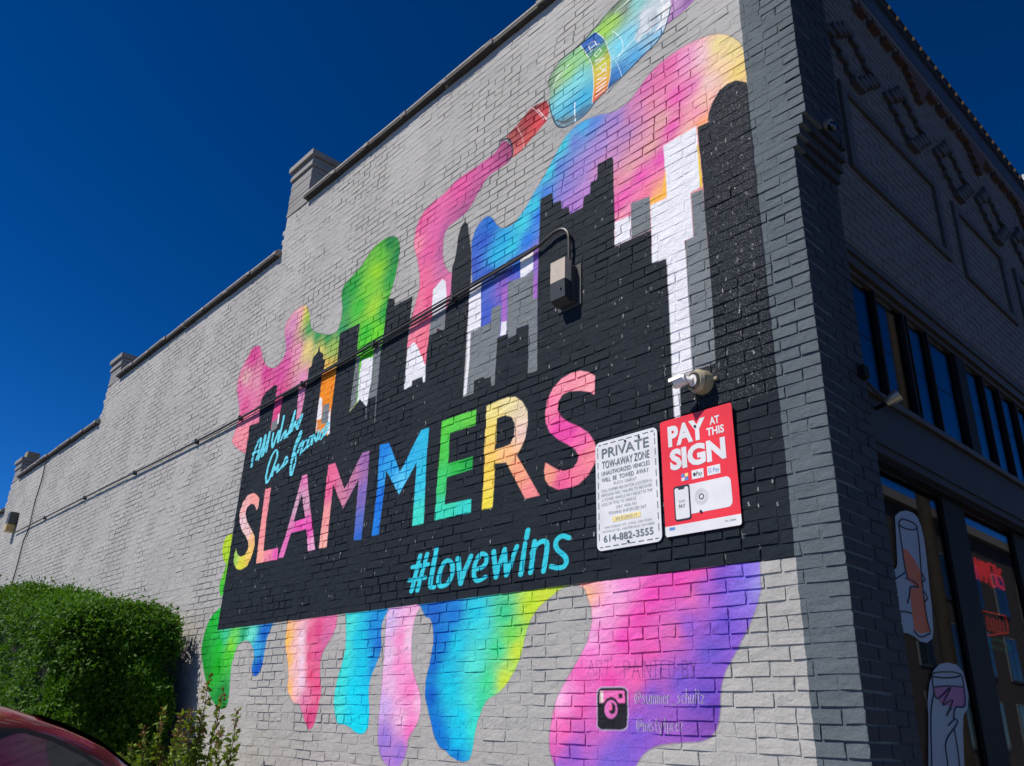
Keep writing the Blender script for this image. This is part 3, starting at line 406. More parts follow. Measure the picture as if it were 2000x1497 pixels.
D2=([961, 1764, 974, 1825, 1038, 1922, 1116, 1991, 1217, 2031, 1329, 2047, 1455, 2045, 1533, 2013, 1551, 1952, 1556, 1885, 1504, 1816, 1431, 1780, 1391, 1714, 1299, 1465, 1215, 1290, 787, 1305, 865, 1526],[1078, 1899, 1292, 1924, 1494, 1932, 1482, 1848, 1443, 1823, 1331, 1815, 1161, 1821, 1107, 1850],[[1495, 1993, 1449, 1981, 1339, 1968, 1212, 1960, 1114, 1959, 1080, 1966, 1122, 1978, 1225, 1990, 1354, 1999, 1458, 2000, 1495, 1993], [1084, 1963, 1072, 1905, 1107, 1850, 1306, 1915, 1161, 1821, 1313, 1853, 1189, 1769, 1278, 1813], [1503, 1990, 1502, 1929, 1482, 1848, 1443, 1823, 1331, 1815, 1278, 1756], [1072, 1905, 1292, 1923, 1502, 1929], [1067, 1873, 986, 1764, 900, 1526, 821, 1315], [1194, 1722, 1304, 1757, 1310, 1731, 1124, 1640, 1099, 1526, 1011, 1309], [1266, 1711, 1255, 1538, 1163, 1303]])
# ------------------------------------------------------------------ mural painted on the wall: rasterised from the outlines above into a paint map in wall metres
MX0, MX1, MZ0, MZ1, RES = -7.35, .02, .5, 7.46, .003
NX, NZ = int((MX1-MX0)/RES), int((MZ1-MZ0)/RES)
def make_mural():
    img = np.zeros((NZ, NX, 3), np.float32); A = np.zeros((NZ, NX), np.float32)
    dark = np.zeros((NZ, NX), bool)
    def blend(z0, z1, x0, x1, m, c):
        img[z0:z1, x0:x1] = img[z0:z1, x0:x1]*(1-m[..., None])+c*m[..., None]
        A[z0:z1, x0:x1] = np.maximum(A[z0:z1, x0:x1], m)
    for e in MURAL:
        P = np.array(pts(e[3]))
        if e[0] == 'f':
            sm, soft = e[1], e[2]
            if sm: P = catmull(P, True, 6)
            q = np.stack([(P[:, 0]-MX0)/RES, (P[:, 1]-MZ0)/RES], 1)
            x0, x1 = max(0, int(q[:, 0].min())-8), min(NX, int(q[:, 0].max())+9); z0, z1 = max(0, int(q[:, 1].min())-8), min(NZ, int(q[:, 1].max())+9)
            if x1 <= x0 or z1 <= z0: continue
            T = np.zeros((z1-z0, x1-x0+1), np.uint8)
            for (ax, az_), (bx, bz) in zip(q, np.roll(q, -1, 0)):
                if az_ == bz: continue
                lo, hi = (az_, bz) if az_ < bz else (bz, az_)
                r = np.arange(max(z0, math.ceil(lo)), min(z1, math.ceil(hi)))
                if len(r) == 0: continue
                x = ax+(r-az_)*(bx-ax)/(bz-az_)
                np.bitwise_xor.at(T, (r-z0, np.clip(np.ceil(x).astype(int)-x0, 0, x1-x0)), 1)
            m = np.bitwise_xor.accumulate(T, 1)[:, :-1].astype(np.float32)
            k = 2 if soft else 1
            for ax in (0, 1):
                c = np.cumsum(np.pad(m, [(k+1, k) if a == ax else (0, 0) for a in (0, 1)], mode='edge'), axis=ax)
                n = m.shape[ax]; sl1 = [slice(None)]*2; sl0 = [slice(None)]*2; sl1[ax] = slice(2*k+1, 2*k+1+n); sl0[ax] = slice(0, n)
                m = (c[tuple(sl1)]-c[tuple(sl0)])/(2*k+1)
            cs = [e[4][k_:k_+5] for k_ in range(0, len(e[4]), 5)]
            cc = np.array([lin(c[2:5]) for c in cs], np.float32)
            if len(cs) == 1: col = cc[0]
            else:
                st = 6; gz, gx = np.mgrid[z0:z1+st:st, x0:x1+st:st]
                num = np.zeros((*gx.shape, 3), np.float32); den = np.zeros(gx.shape, np.float32)
                for c, k3 in zip(cs, cc):
                    dx = gx*RES+MX0-c[0]/1000; dz = gz*RES+MZ0-c[1]/1000
                    w = 1/(dx*dx+dz*dz+.002)**1.5; num += w[..., None]*k3; den += w
                g = num/den[..., None]
                iz = (np.arange(z1-z0)/st); ix = (np.arange(x1-x0)/st)
                a, b = iz.astype(int), ix.astype(int); fz = (iz-a)[:, None, None]; fx = (ix-b)[None, :, None]
                col = (g[a][:, b]*(1-fx)+g[a][:, b+1]*fx)*(1-fz)+(g[a+1][:, b]*(1-fx)+g[a+1][:, b+1]*fx)*fz
            blend(z0, z1, x0, x1, m, col)
            dk = len(cs) == 1 and cc[0].sum() < .2
            dark[z0:z1, x0:x1][m > .5] = dk
        else:
            if e[1]: P = catmull(P, bool(e[2]), 6)
            wx, wz = max(e[4], 3.4)/1000, max(e[5], 3.4)/1000
            segs = list(zip(P, np.roll(P, -1, 0))) if e[2] else list(zip(P[:-1], P[1:]))
            c = np.array(lin(e[6:9]), np.float32)
            x0, x1 = int((P[:, 0].min()-wx-MX0)/RES)-2, int((P[:, 0].max()+wx-MX0)/RES)+3; z0, z1 = int((P[:, 1].min()-wz-MZ0)/RES)-2, int((P[:, 1].max()+wz-MZ0)/RES)+3
            x0, z0, x1, z1 = max(x0, 0), max(z0, 0), min(x1, NX), min(z1, NZ)
            if x1 <= x0 or z1 <= z0: continue
            gx = ((np.arange(x0, x1)*RES+MX0)/wx)[None, :]; gz = ((np.arange(z0, z1)*RES+MZ0)/wz)[:, None]
            D = np.full((z1-z0, x1-x0), 9., np.float32)
            for a, b in segs:
                ax, az_, bx, bz = a[0]/wx, a[1]/wz, b[0]/wx, b[1]/wz; L = (bx-ax)**2+(bz-az_)**2+1e-9
                t = np.clip(((gx-ax)*(bx-ax)+(gz-az_)*(bz-az_))/L, 0, 1)
                D = np.minimum(D, np.hypot(gx-ax-t*(bx-ax), gz-az_-t*(bz-az_)))
            edge = RES/min(wx, wz)
            m = np.clip((.5-D)/edge+.5, 0, 1).astype(np.float32)
            blend(z0, z1, x0, x1, m, c); dark[z0:z1, x0:x1][m > .5] = False
    # bare flecks where the dark paint never took: they follow the head joints and thicken towards the corner
    N = 5200
    X = rng.uniform(-6.5, -.26, N); Z = rng.uniform(2.46, 6.9, N)
    crs = np.floor(Z/CH); hj = -(np.round((-X-(crs % 2)*.5*BL)/BL)*BL+(crs % 2)*.5*BL)
    X = np.where(rng.random(N) < .55, hj+rng.normal(0, .006, N), X)
    dens = .15+.84*np.clip((X+1.5)/1.2, 0, 1)*np.clip((Z-3.0)/.8, 0, 1)+.12*np.clip((X+3.)/2., 0, 1)
    keep = rng.random(N) < dens; X, Z = X[keep], Z[keep]
    tone = rng.uniform(.12, .55, len(X)).astype(np.float32); hgt = rng.integers(1, 11, len(X)); wid = rng.integers(1, 3, len(X))
    for x, z, t, h, w in zip(X, Z, tone, hgt, wid):
        i, j = int((x-MX0)/RES), int((z-MZ0)/RES)
        for k in range(h):
            jj = j+k; ii = i+int(rng.integers(-1, 2)); ww = w if rng.random() < .7 else 1
            if 0 <= jj < NZ and 0 <= ii < NX-3 and dark[jj, ii]: img[jj, ii:ii+ww] = t*np.array([1, .98, .95])
    # grit along the right edge of the dark field
    n = 11000; X = -.26-np.abs(rng.normal(0, .3, n)); Z = rng.uniform(3.3, 6.2, n)
    i = ((X-MX0)/RES).astype(int); j = ((Z-MZ0)/RES).astype(int); ok = (i >= 0) & (i < NX) & (j < NZ); i, j = i[ok], j[ok]; d = dark[j, i]; i, j = i[d], j[d]
    img[j, i] = (rng.uniform(.05, .28, len(i))[:, None]*np.array([1, .98, .98])).astype(np.float32)
    im = bpy.data.images.new('mural_paint', NX, NZ, alpha=True, float_buffer=True)
    im.colorspace_settings.name = 'Linear Rec.709'
    out = np.ones((NZ, NX, 4), np.float32); out[..., :3] = img; out[..., 3] = A
    im.alpha_mode = 'CHANNEL_PACKED'; im.pixels.foreach_set(out.ravel()); im.update(); im.pack() if False else None
    return im
CH, BL, BH, JT = .0677, .2155, .0577, .010        # course height, brick module, brick height, joint
mural = make_mural()
# ------------------------------------------------------------------ materials
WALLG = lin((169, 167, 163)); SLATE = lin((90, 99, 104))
def wall_paint():
    M = NT('painted_side_wall', .8, .14); p = M.pos(); sp = M.n('ShaderNodeSeparateXYZ'); M.l(p, sp.inputs[0])
    u = M.math('DIVIDE', M.math('SUBTRACT', sp.outputs[0], MX0), MX1-MX0); v = M.math('DIVIDE', M.math('SUBTRACT', sp.outputs[2], MZ0), MZ1-MZ0)
    cb = M.n('ShaderNodeCombineXYZ'); M.l(u, cb.inputs[0]); M.l(v, cb.inputs[1])
    t = M.n('ShaderNodeTexImage', image=mural, extension='CLIP', interpolation='Linear'); M.l(cb.outputs[0], t.inputs[0])
    n1 = M.noise(1.3, 5); g = M.mix(M.ramp(n1, .3, .7), [c*.93 for c in WALLG], [c*1.06 for c in WALLG])
    n2 = M.noise(23, 4); g = M.mix(M.ramp(n2, .62, .8), g, [c*.86 for c in WALLG])
    streak = M.n('ShaderNodeMapping'); streak.inputs['Scale'].default_value = (9, 9, .6); M.l(p, streak.inputs[0])
    g = M.mix(M.math('MULTIPLY', M.ramp(M.noise(1.6, 4, .6, streak.outputs[0]), .56, .8), .5), g, [c*.72 for c in WALLG])
    drip = M.n('ShaderNodeMapping'); drip.inputs['Scale'].default_value = (24, 24, .45); M.l(p, drip.inputs[0])
    g = M.mix(M.math('MULTIPLY', M.ramp(M.noise(1.5, 5, .65, drip.outputs[0]), .60, .74), .38), g, [c*.62 for c in WALLG])
    patch = M.ramp(M.noise(.9, 2, .4), .545, .56); g = M.mix(M.math('MULTIPLY', patch, .55), g, [min(1, c*1.12) for c in WALLG])
    chip = M.math('MULTIPLY', M.ramp(M.noise(34, 6, .75), .70, .735), .75); g = M.mix(chip, g, (.11, .095, .085))
    tex = M.mix(M.ramp(M.noise(7, 5), .3, .75), t.outputs[0], M.mix(1., t.outputs[0], (.90, .90, .91), 'MULTIPLY'))
    c = M.mix(t.outputs[1], g, tex)
    edge = M.math('ADD', sp.outputs[0], M.math('MULTIPLY', M.math('SUBTRACT', M.noise(14, 3), .5), .02))
    sl_ = M.mix(M.ramp(M.noise(5, 5), .3, .7), [v_*.9 for v_ in SLATE], [v_*1.08 for v_ in SLATE])
    c = M.mix(M.math('GREATER_THAN', edge, -.246), c, sl_)
    pit = M.ramp(M.noise(95, 3, .6), .66, .78)
    c = M.mix(M.math('MULTIPLY', pit, .35), c, M.mix(1., c, (.6, .6, .6), 'MULTIPLY'))
    M.base(c)
    h = M.math('ADD', M.math('MULTIPLY', M.noise(70, 5, .7), 1.), M.math('MULTIPLY', M.noise(26, 4), 1.5))
    M.bump(h, .68, .006); return M.m
PAINT = wall_paint()
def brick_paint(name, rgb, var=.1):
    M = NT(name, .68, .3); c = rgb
    a = M.mix(M.ramp(M.noise(2.2, 5), .3, .72), [v*(1-var) for v in c], [v*(1+var) for v in c])
    a = M.mix(M.math('MULTIPLY', M.ramp(M.noise(40, 4), .6, .78), .4), a, [v*.7 for v in c]); M.base(a)
    M.bump(M.noise(55, 5, .62), .45, .006); return M.m
FACW = brick_paint('facade_shaded_grey', (.086, .085, .092)); FACD = brick_paint('facade_shaded_slate', (.02, .023, .031))  # side wall grey and slate, darkened to put the front's shade into the colour
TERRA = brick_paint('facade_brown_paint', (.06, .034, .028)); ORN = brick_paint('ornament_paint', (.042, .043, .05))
# ------------------------------------------------------------------ ground
asph = NT('asphalt', .85); a_ = asph.mix(asph.ramp(asph.noise(3, 6), .3, .7), (.045, .045, .047), (.075, .073, .07)); asph.base(asph.mix(asph.ramp(asph.noise(160, 2), .55, .7), a_, (.12, .12, .12))); asph.bump(asph.noise(160, 3), .5, .01)
conc = NT('concrete', .8); conc.base(conc.mix(conc.ramp(conc.noise(2.5, 6), .3, .7), (.34, .33, .31), (.46, .45, .42))); conc.bump(conc.noise(120, 3), .3, .005)
def sheet(name, x0, x1, y0, y1, z, m): return kind(mesh_obj(name, [(x0, y0, z), (x1, y0, z), (x1, y1, z), (x0, y1, z)], [(0, 1, 2, 3)], m), 'structure')
sheet('ground', -900, 900, -900, 900, -.13, asph.m)
o = MB().box(-40, 3.2, -2.9, 0.02, -.3, 0).build('pavement', conc.m); kind(o, 'structure')
o = MB().box(.0, 3.2, .02, 70, -.3, -.004).build('pavement', simple('low_bounce_paving', (.17, .165, .155), .85, .2, 3, bump=.3)); kind(o, 'structure')  # unseen front paving, toned dark to cut light bounced onto the front
sheet('parking_lot', -60, 3.2, -40, -2.9, -.126, asph.m); sheet('road', 3.2, 13.5, -200, 300, -.12, asph.m)
o = MB().box(13.5, 40, -60, 120, -.3, 0).build('pavement', conc.m); kind(o, 'structure')
# ------------------------------------------------------------------ corner building
B = empty('corner_building', (0, 0, 0), 'grey painted brick corner building with a rainbow mural on its sunlit side wall', 'building')
STEPS = [(0., -6.62, 7.42), (-6.62, -12.72, 6.86), (-12.72, -18.28, 6.18), (-18.28, -26., 5.54)]
prof = [(-.004, 0)]
for a, b, z in STEPS: prof += [(a if a < 0 else -.004, z), (b, z)]
prof += [(-26., 0)]
def vnoise(X, Z, cell, seed):
    r = np.random.default_rng(seed); g = r.random((400, 400)); u = X/cell+100; v = Z/cell+50
    u = np.mod(u, 398); v = np.mod(v, 398); i, j = u.astype(int), v.astype(int); f, h = u-i, v-j; f = f*f*(3-2*f); h = h*h*(3-2*h)
    return (g[i, j]*(1-f)+g[i+1, j]*f)*(1-h)+(g[i, j+1]*(1-f)+g[i+1, j+1]*f)*h
def mortar_skin():
    xs = np.concatenate([np.arange(-.004, -9, -.05), np.arange(-9, -26.01, -.17)]); zs = np.arange(0, 7.43, CH/2); zs[-1] = 7.42
    X, Z = np.meshgrid(xs, zs, indexing='ij')
    n = .5*vnoise(X, Z, .42, 1)+.32*vnoise(X, Z, .15, 2)+.18*vnoise(X, Z, .06, 3)
    Y = .0004+.0062*np.clip((n-.40)/.22, 0, 1)**1.3
    top = np.zeros_like(xs)
    for a_, b_, z_ in STEPS: top[(xs <= a_) & (xs > b_-.001)] = z_
    V = np.stack([X, Y, np.minimum(Z, top[:, None])], 2).reshape(-1, 3); k = len(zs); F = []
    for i in range(len(xs)-1):
        t = min(top[i], top[i+1])
        for j in range(k-1):
            if zs[j] < t: F.append((i*k+j, (i+1)*k+j, (i+1)*k+j+1, i*k+j+1))
    return V, F
skin = MB().extr(prof, lambda a, b, d: (a, d, b), .009, .3); V_, F_ = mortar_skin(); skin.v += [tuple(v) for v in V_]; off_ = len(skin.v)-len(V_); skin.f += [tuple(off_+i for i in f) for f in F_]
SW = mesh_obj('side_wall', skin.v, skin.f, PAINT, B)
FP = MB().box(-.3, -.004, .3, .515, 0, 7.3).box(-.2, .091, .0046, .495, 5.02, 7.3).build('corner_pier', FACD, B)
FX = -.05
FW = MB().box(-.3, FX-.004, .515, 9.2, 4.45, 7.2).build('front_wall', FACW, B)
# bricks -------------------------------------------------------------
NXG, NZG = 5, 3
def brick_mesh(L, H, depth, r, rough=.0013, proud=None):
    """front grid (worn arrises, uneven paint) plus sides; local x along the wall, front towards -y"""
    us = np.array([-.5, -.5+.005/L, 0, .5-.005/L, .5]); vs = np.array([-.5, 0., .5])
    v = []; t = r.random(); pr = (.0003+.0010*r.random() if t < .8 else .001+.0016*r.random() if t < .96 else .0025+.0015*r.random()) if proud is None else proud
    dh0, dh1 = r.normal(0, .0016), r.normal(0, .0016); tilt = r.normal(0, .0005); tw = r.normal(0, .0006)
    eb = [r.normal(0, .0012) for _ in range(5)]; et = [r.normal(0, .0012) for _ in range(5)]
    for j, w in enumerate(vs):
        for i, u in enumerate(us):
            y = -pr+r.normal(0, rough)*.6+tilt*w*2+tw*u*2
            if i in (0, 4): y += min(.0012, pr)
            x = u*L+(r.normal(0, .0018) if i in (0, 4) else 0); z = w*H+(dh0+eb[i] if j == 0 else dh1+et[i] if j == 2 else 0)
            v.append((x, y, z))
    f = [(j*5+i, j*5+i+1, (j+1)*5+i+1, (j+1)*5+i) for j in range(2) for i in range(4)]
    per = [0, 1, 2, 3, 4, 9, 14, 13, 12, 11, 10, 5]; b = len(v)
    for k in per: v.append((v[k][0], depth, v[k][2]))
    n = len(per); f += [(per[(k+1) % n], per[k], b+k, b+(k+1) % n) for k in range(n)]
    return np.array(v), f
VAR = {}
def variants(key, L, depth, n, **kw):
    r = np.random.default_rng(hash(key) % 1000 if isinstance(key, int) else sum(map(ord, key)))
    VAR[key] = [brick_mesh(L, BH, depth, r, **kw) for _ in range(n)]
SL, HL = BL-JT, BL/2-JT
variants('stretch', SL, .03, 40); variants('head', HL, .03, 20); variants('cornA', SL, HL, 6, proud=.003); variants('cornB', HL, SL, 6, proud=.003)
variants('fstretch', SL, .03, 12); variants('fhead', HL, .03, 6)
LEN = dict(stretch=SL, head=HL, cornA=SL, cornB=HL, fstretch=SL, fhead=HL)
specs = []   # kind, centre xyz, length, face, owner
def ztop(x):
    for a, b, z in STEPS:
        if x <= a and x > b: return z
    return 0
CORB = {70: .024, 71: .048, 72: .072}
def pierx(i): return CORB.get(i, .095 if i > 72 else 0.)
ncr = int(7.42/CH)
for i in range(ncr):
    z = (i+.5)*CH; header = i % 7 == 3; even = i % 2 == 0; px = pierx(i)
    L0 = SL if even else HL
    specs.append(('cornA' if even else 'cornB', (px-L0/2, 0, z), L0, 'S', 0))
    x = px-L0-JT
    if px: # closer keeps the bond on the side wall
        t = -(SL if even else HL)-JT; 
        if x-t > .03: specs.append(('head', ((x+t+JT)/2, 0, z), x-t-JT, 'S', 0)); x = t
    while x > -26:
        L = HL if header else SL; jl = L
        if not header: jl = L+random.uniform(-.006, .006)
        if z+.03 < ztop(x-jl/2) or z+.03 < ztop(x-jl+.02):
            specs.append(('head' if header else 'stretch', (x-jl/2, 0, z+random.uniform(-.0015, .0015)), jl, 'S', 0))
        x -= jl+JT
    if z < 7.2:  # front face of the pier
        y = (HL if even else SL)+JT; w_ = .515 if i < 73 else .495
        while y < w_-.02:
            L = min(SL, w_-y); specs.append(('fhead' if L < .15 else 'fstretch', (px, y+L/2, z), L, 'F', 1)); y += L+JT
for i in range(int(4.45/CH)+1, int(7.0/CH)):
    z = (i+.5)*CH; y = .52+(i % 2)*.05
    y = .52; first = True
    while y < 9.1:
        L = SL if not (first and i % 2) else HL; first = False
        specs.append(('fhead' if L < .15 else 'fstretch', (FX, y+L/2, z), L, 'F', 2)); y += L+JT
own = [SW, FP, FW]; ownmat = [PAINT, FACD, FACW]
P = np.array([s[1] for s in specs]); Ls = np.array([s[2] for s in specs]); isS = np.array([s[3] == 'S' for s in specs])
ax = np.where(isS[:, None], [[1., 0, 0]], [[0, 1., 0]])
ux, uy, ud = project(P); vx, vy, _ = project(P+ax*.05); wx_, wy_, _ = project(P+np.array([0, 0, .05]))
area = np.abs((vx-ux)*(wy_-uy)-(vy-uy)*(wx_-ux))/.0025*Ls*BH
area[(ux < 0) | (ux > 2000) | (uy < 0) | (uy > 1497) | (ud < .2)] = 0
for x0, x1, z0, z1 in ((-1.52, -.5, 2.6, 3.32), (-1.86, -1.6, 4.25, 4.7)):   # behind the signs and the lamp
    area[isS & (P[:, 0] > x0) & (P[:, 0] < x1) & (P[:, 2] > z0) & (P[:, 2] < z1)] = 0
pick = set(np.argsort(-area)[:300].tolist())
bmesh_cache = {}
def ends(key, f):
    e = np.zeros(len(f), bool)
    if key[:4] == 'corn': e[8+4:8+6] = True
    return e
acc = [dict(v=[], f=[], n=0, e=[]) for _ in range(3)]
R90 = Matrix.Rotation(math.pi/2, 4, 'Z')
for k, (key, c, L, face, ow) in enumerate(specs):
    q = random.randrange(len(VAR[key])); v, f = VAR[key][q]; sc = L/LEN[key]
    if k in pick:
        ck = (key, q, ow)
        if ck not in bmesh_cache:
            me = bpy.data.meshes.new('brick'); me.from_pydata(v.tolist(), [], f); me.materials.append(ownmat[ow]); me.materials.append(FACD); me.polygons.foreach_set('material_index', ends(key, f).astype(np.int32)); me.update(); bmesh_cache[ck] = me
        o = bpy.data.objects.new('brick', bmesh_cache[ck]); COL.objects.link(o); o.parent = own[ow]
        o.location = c; o.scale = (sc, 1, 1); o.rotation_euler = (random.gauss(0, .004), random.gauss(0, .004), math.pi/2 if face == 'F' else 0)
        if key == 'cornA' or key == 'cornB': o.rotation_euler = (0, 0, 0)
    else:
        w = v.copy(); w[:, 0] *= sc; a = random.gauss(0, .005); x, z = w[:, 0].copy(), w[:, 2].copy()
        if key[:4] != 'corn': w[:, 0] = x*math.cos(a)-z*math.sin(a); w[:, 2] = x*math.sin(a)+z*math.cos(a)
        if face == 'F': w = np.stack([-w[:, 1], w[:, 0], w[:, 2]], 1)
        w += np.array(c); d = acc[ow]; d['v'].append(w); d['f'].append(np.array(f)+d['n']); d['e'].append(ends(key, f)); d['n'] += len(w)
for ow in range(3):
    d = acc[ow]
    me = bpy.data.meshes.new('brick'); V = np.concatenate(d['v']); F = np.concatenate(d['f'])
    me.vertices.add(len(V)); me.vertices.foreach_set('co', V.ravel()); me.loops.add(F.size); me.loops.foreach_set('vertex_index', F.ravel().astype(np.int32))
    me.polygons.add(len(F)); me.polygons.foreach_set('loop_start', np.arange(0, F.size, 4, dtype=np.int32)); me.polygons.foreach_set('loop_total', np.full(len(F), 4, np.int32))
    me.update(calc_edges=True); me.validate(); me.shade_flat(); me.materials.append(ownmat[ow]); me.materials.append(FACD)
    if ow == 0:   # the corner bricks show their ends on the front: those faces carry the front's shade-darkened slate
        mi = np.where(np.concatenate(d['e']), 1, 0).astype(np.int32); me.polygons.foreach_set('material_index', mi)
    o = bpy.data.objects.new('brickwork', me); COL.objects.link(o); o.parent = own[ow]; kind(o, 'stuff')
# pier corbel undersides belong to the pier core
MB().box(-.2, .022, .1, .5, 70*CH+.004, 71*CH).box(-.2, .046, .1, .5, 71*CH+.004, 72*CH).box(-.2, .07, .1, .5, 72*CH+.004, 73*CH).build('corbel', FACD, FP)
# roof, back walls and dark interior
MB().box(-26, -.31, .31, 9, 5.0, 5.1).build('roof', simple('roofing', (.06, .06, .06), .9), B)
MB().box(-26, -25.7, .31, 9, 0, 5.).box(-26, -.3, 9.2, 9.5, 0, 7.25).build('rear_wall', FACW, B)
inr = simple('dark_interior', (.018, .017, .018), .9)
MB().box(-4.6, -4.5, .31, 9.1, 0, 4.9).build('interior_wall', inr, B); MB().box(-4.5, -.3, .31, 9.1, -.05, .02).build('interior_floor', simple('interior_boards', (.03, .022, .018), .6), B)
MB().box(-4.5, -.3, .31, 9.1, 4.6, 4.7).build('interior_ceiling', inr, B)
# coping -------------------------------------------------------------
COPD = simple('coping_dark', (.05, .045, .042), .75, .3, 9, bump=.2); COPL = simple('coping_mortar', (.30, .28, .26), .85, .3, 30, bump=.4)
def coping(x1, x0, z):
    n = max(1, round((x1-x0)/.68)); w = (x1-x0)/n
    sec = [(-.058, 0), (-.062, .03), (-.05, .048), (.0, .062), (.32, .085), (.34, 0)]
    for k in range(n):
        a = x0+k*w; jy = random.uniform(-.012, .006); jz = random.uniform(-.004, .014); t = MB().extr(sec, lambda p, q, d: (d, p+jy, z+q+jz*(d-a)/w), a+.004, a+w-.004).build('coping_tile', COPD, B)
        c = MB(); s2 = [(-.074+random.uniform(-.01, .006), .012), (-.078, .05), (-.04, .082+random.uniform(0, .018)), (.05, .095), (.3, .105), (.3, .0)]
        c.extr(s2, lambda p, q, d: (d, p, z+q), a+w-.045+random.uniform(-.02, 0), a+w+.03+random.uniform(0, .02)).build('collar', COPL, t)
        MB().extr([(-.064, .034), (-.062, .058), (.0, .076), (.3, .092), (.3, .084), (0, .06)], lambda p, q, d: (d, p+jy, z+q+.002+jz*(d-a)/w), a+.01, a+w-.02).build('top_edge', COPL, t)
coping(-.02, -6.1, 7.425); coping(-6.64, -12.15, 6.865); coping(-12.74, -17.7, 6.185); coping(-18.3, -26, 5.545)
PIERM = brick_paint('parapet_pier_paint', [c*.62 for c in WALLG])
for (a, b, z0, zt) in ((-6.62, -6.12, 7.422, 8.13), (-12.72, -12.22, 6.862, 7.3), (-18.28, -17.78, 6.182, 6.68)):
    p_ = MB()
    n = int(round((zt-.2-z0)/CH)); yb = .42
    for k in range(n):
        j = random.uniform(-.003, .003); p_.box(a+j, b+j, -.004+j, yb, z0+k*CH+.004, z0+(k+1)*CH-.003)
    p_.box(a+.006, b-.006, .006, yb-.01, z0, zt-.1)
    pp_ = p_.build('parapet_pier', PIERM, B); z = z0+n*CH; c = MB()
    for k, ov in enumerate((.022, .012, .048)):
        hh = CH if k < 2 else .085; c.box(a-ov, b+ov, -.004-ov, yb+ov, z+.003, z+hh-.004, .006); z += hh
    c.build('pier_cap', PIERM, pp_)
MB().box(-18.1, -17.85, .05, .3, 6.66, 6.84, .01).build('chimney_pot', simple('buff_pot', (.3, .24, .14), .8, .3), B)
# front facade ornament -----------------------------------------------
MB().box(-.3, -.03, .5, 9.2, 7.03, 7.085).box(-.3, -.02, .5, 9.2, 7.085, 7.14).build('moulding', FACW, B)
CO = MB().box(-.3, -.015, .5, 9.2, 7.14, 7.345).box(-.3, .025, .02, 9.25, 7.345, 7.445, .008).build('cornice', brick_paint('cornice_blue_paint', (.02, .035, .07)), B)
dia_mesh = {}
def unit(name, dy, dz, mat, x=.045):
    k = (dy, dz, mat.name)
    if k not in dia_mesh: dia_mesh[k] = MB().box(0, x, -dy/2, dy/2, -dz/2, dz/2, .004); dia_mesh[k] = dia_mesh[k].build(name, mat); 
    return dia_mesh[k]
def piece(name, y, z, dy, dz, mat, parent, dx=.045):
    k = (round(dy, 3), round(dz, 3), mat.name, dx)
    if k not in dia_mesh:
        t = MB().box(0, dx, -dy/2, dy/2, -dz/2, dz/2, .004).build(name, mat); dia_mesh[k] = t.data; bpy.data.objects.remove(t)
    o = bpy.data.objects.new(name, dia_mesh[k]); COL.objects.link(o); o.parent = parent; o.location = (FX, y, z)
y = 1.2
while y < 8.6:
    for r in range(-4, 5):
        w = (4-abs(r))*.086
        for s_ in ((-1, 1) if w else (1,)):
            piece('ornament_brick', y+s_*w, 6.28+r*CH, .125 if abs(r) < 4 else .17, BH, ORN, FW, .05 if (r > 0) == (s_ < 0) else .035)
    y += .94
y = 1.5; k = 0
while y < 8.8:
    if k % 5 == 4:
        for r in range(5): piece('ornament_brick', y+.08, 6.99-r*CH, .5-.105*r, BH, TERRA, FW, .05)
        y += .42
    else: piece('dentil', y, 6.96, .14, .06, TERRA, FW, .06); y += .235
    k += 1
def frame(y0, y1, z0, z1):
    for a in ((y0, y1, z0, z0+.07), (y0, y1, z1-.07, z1), (y0, y0+.09, z0+.07, z1-.07), (y1-.09, y1, z0+.07, z1-.07)):
        piece('panel_border', (a[0]+a[1])/2, (a[2]+a[3])/2, a[1]-a[0], a[3]-a[2], ORN, FW, .028)
frame(.88, 2.55, 5.12, 5.86); frame(2.86, 4.05, 5.12, 5.86); frame(4.36, 6.0, 5.12, 5.86); frame(6.3, 7.5, 5.12, 5.86)
# windows -------------------------------------------------------------
G = NT('window_glass'); gt = G.t; gl = G.n('ShaderNodeBsdfGlossy'); gl.inputs['Roughness'].default_value = .012; gl.inputs['Color'].default_value = (.9, .93, 1, 1)
tr = G.n('ShaderNodeBsdfTransparent'); tr.inputs[0].default_value = (.55, .6, .62, 1); fr = G.n('ShaderNodeFresnel'); fr.inputs[0].default_value = 1.5
mx = G.n('ShaderNodeMixShader'); G.l(G.math('MULTIPLY', fr.outputs[0], .52), mx.inputs[0]); G.l(tr.outputs[0], mx.inputs[1]); G.l(gl.outputs[0], mx.inputs[2])
G.l(mx.outputs[0], G.t.nodes['Material Output'].inputs['Surface']); GLASS = G.m
WOOD = simple('dark_timber', (.035, .028, .022), .55, .3, 12); METAL = simple('dark_mullion', (.006, .0065, .008), .65, .2, spec=.15)
TW = MB().box(-.3, -.058, .515, 9.1, 4.40, 4.446).box(-.3, -.075, .515, 9.1, 4.335, 4.397).box(-.3, -.066, .515, 9.1, 4.315, 4.332).box(-.3, -.095, .515, 9.1, 4.28, 4.312).build('transom_window', WOOD, B)
MB().box(-.25, -.0, .515, 9.1, 3.40, 3.44, .006).build('sill', WOOD, TW)
BEAM = MB().box(-.3, -.03, .517, 9.1, 3.075, 3.40).box(-.3, -.015, .517, 9.1, 3.12, 3.33).build('lintel_beam', FACD, B)
ys = [.53, 1.07, 1.49, 1.88, 2.36]
k = 2.54
while k < 8.8: ys += [k, k+.37, k+.74, k+1.11, k+1.48]; k += 1.66
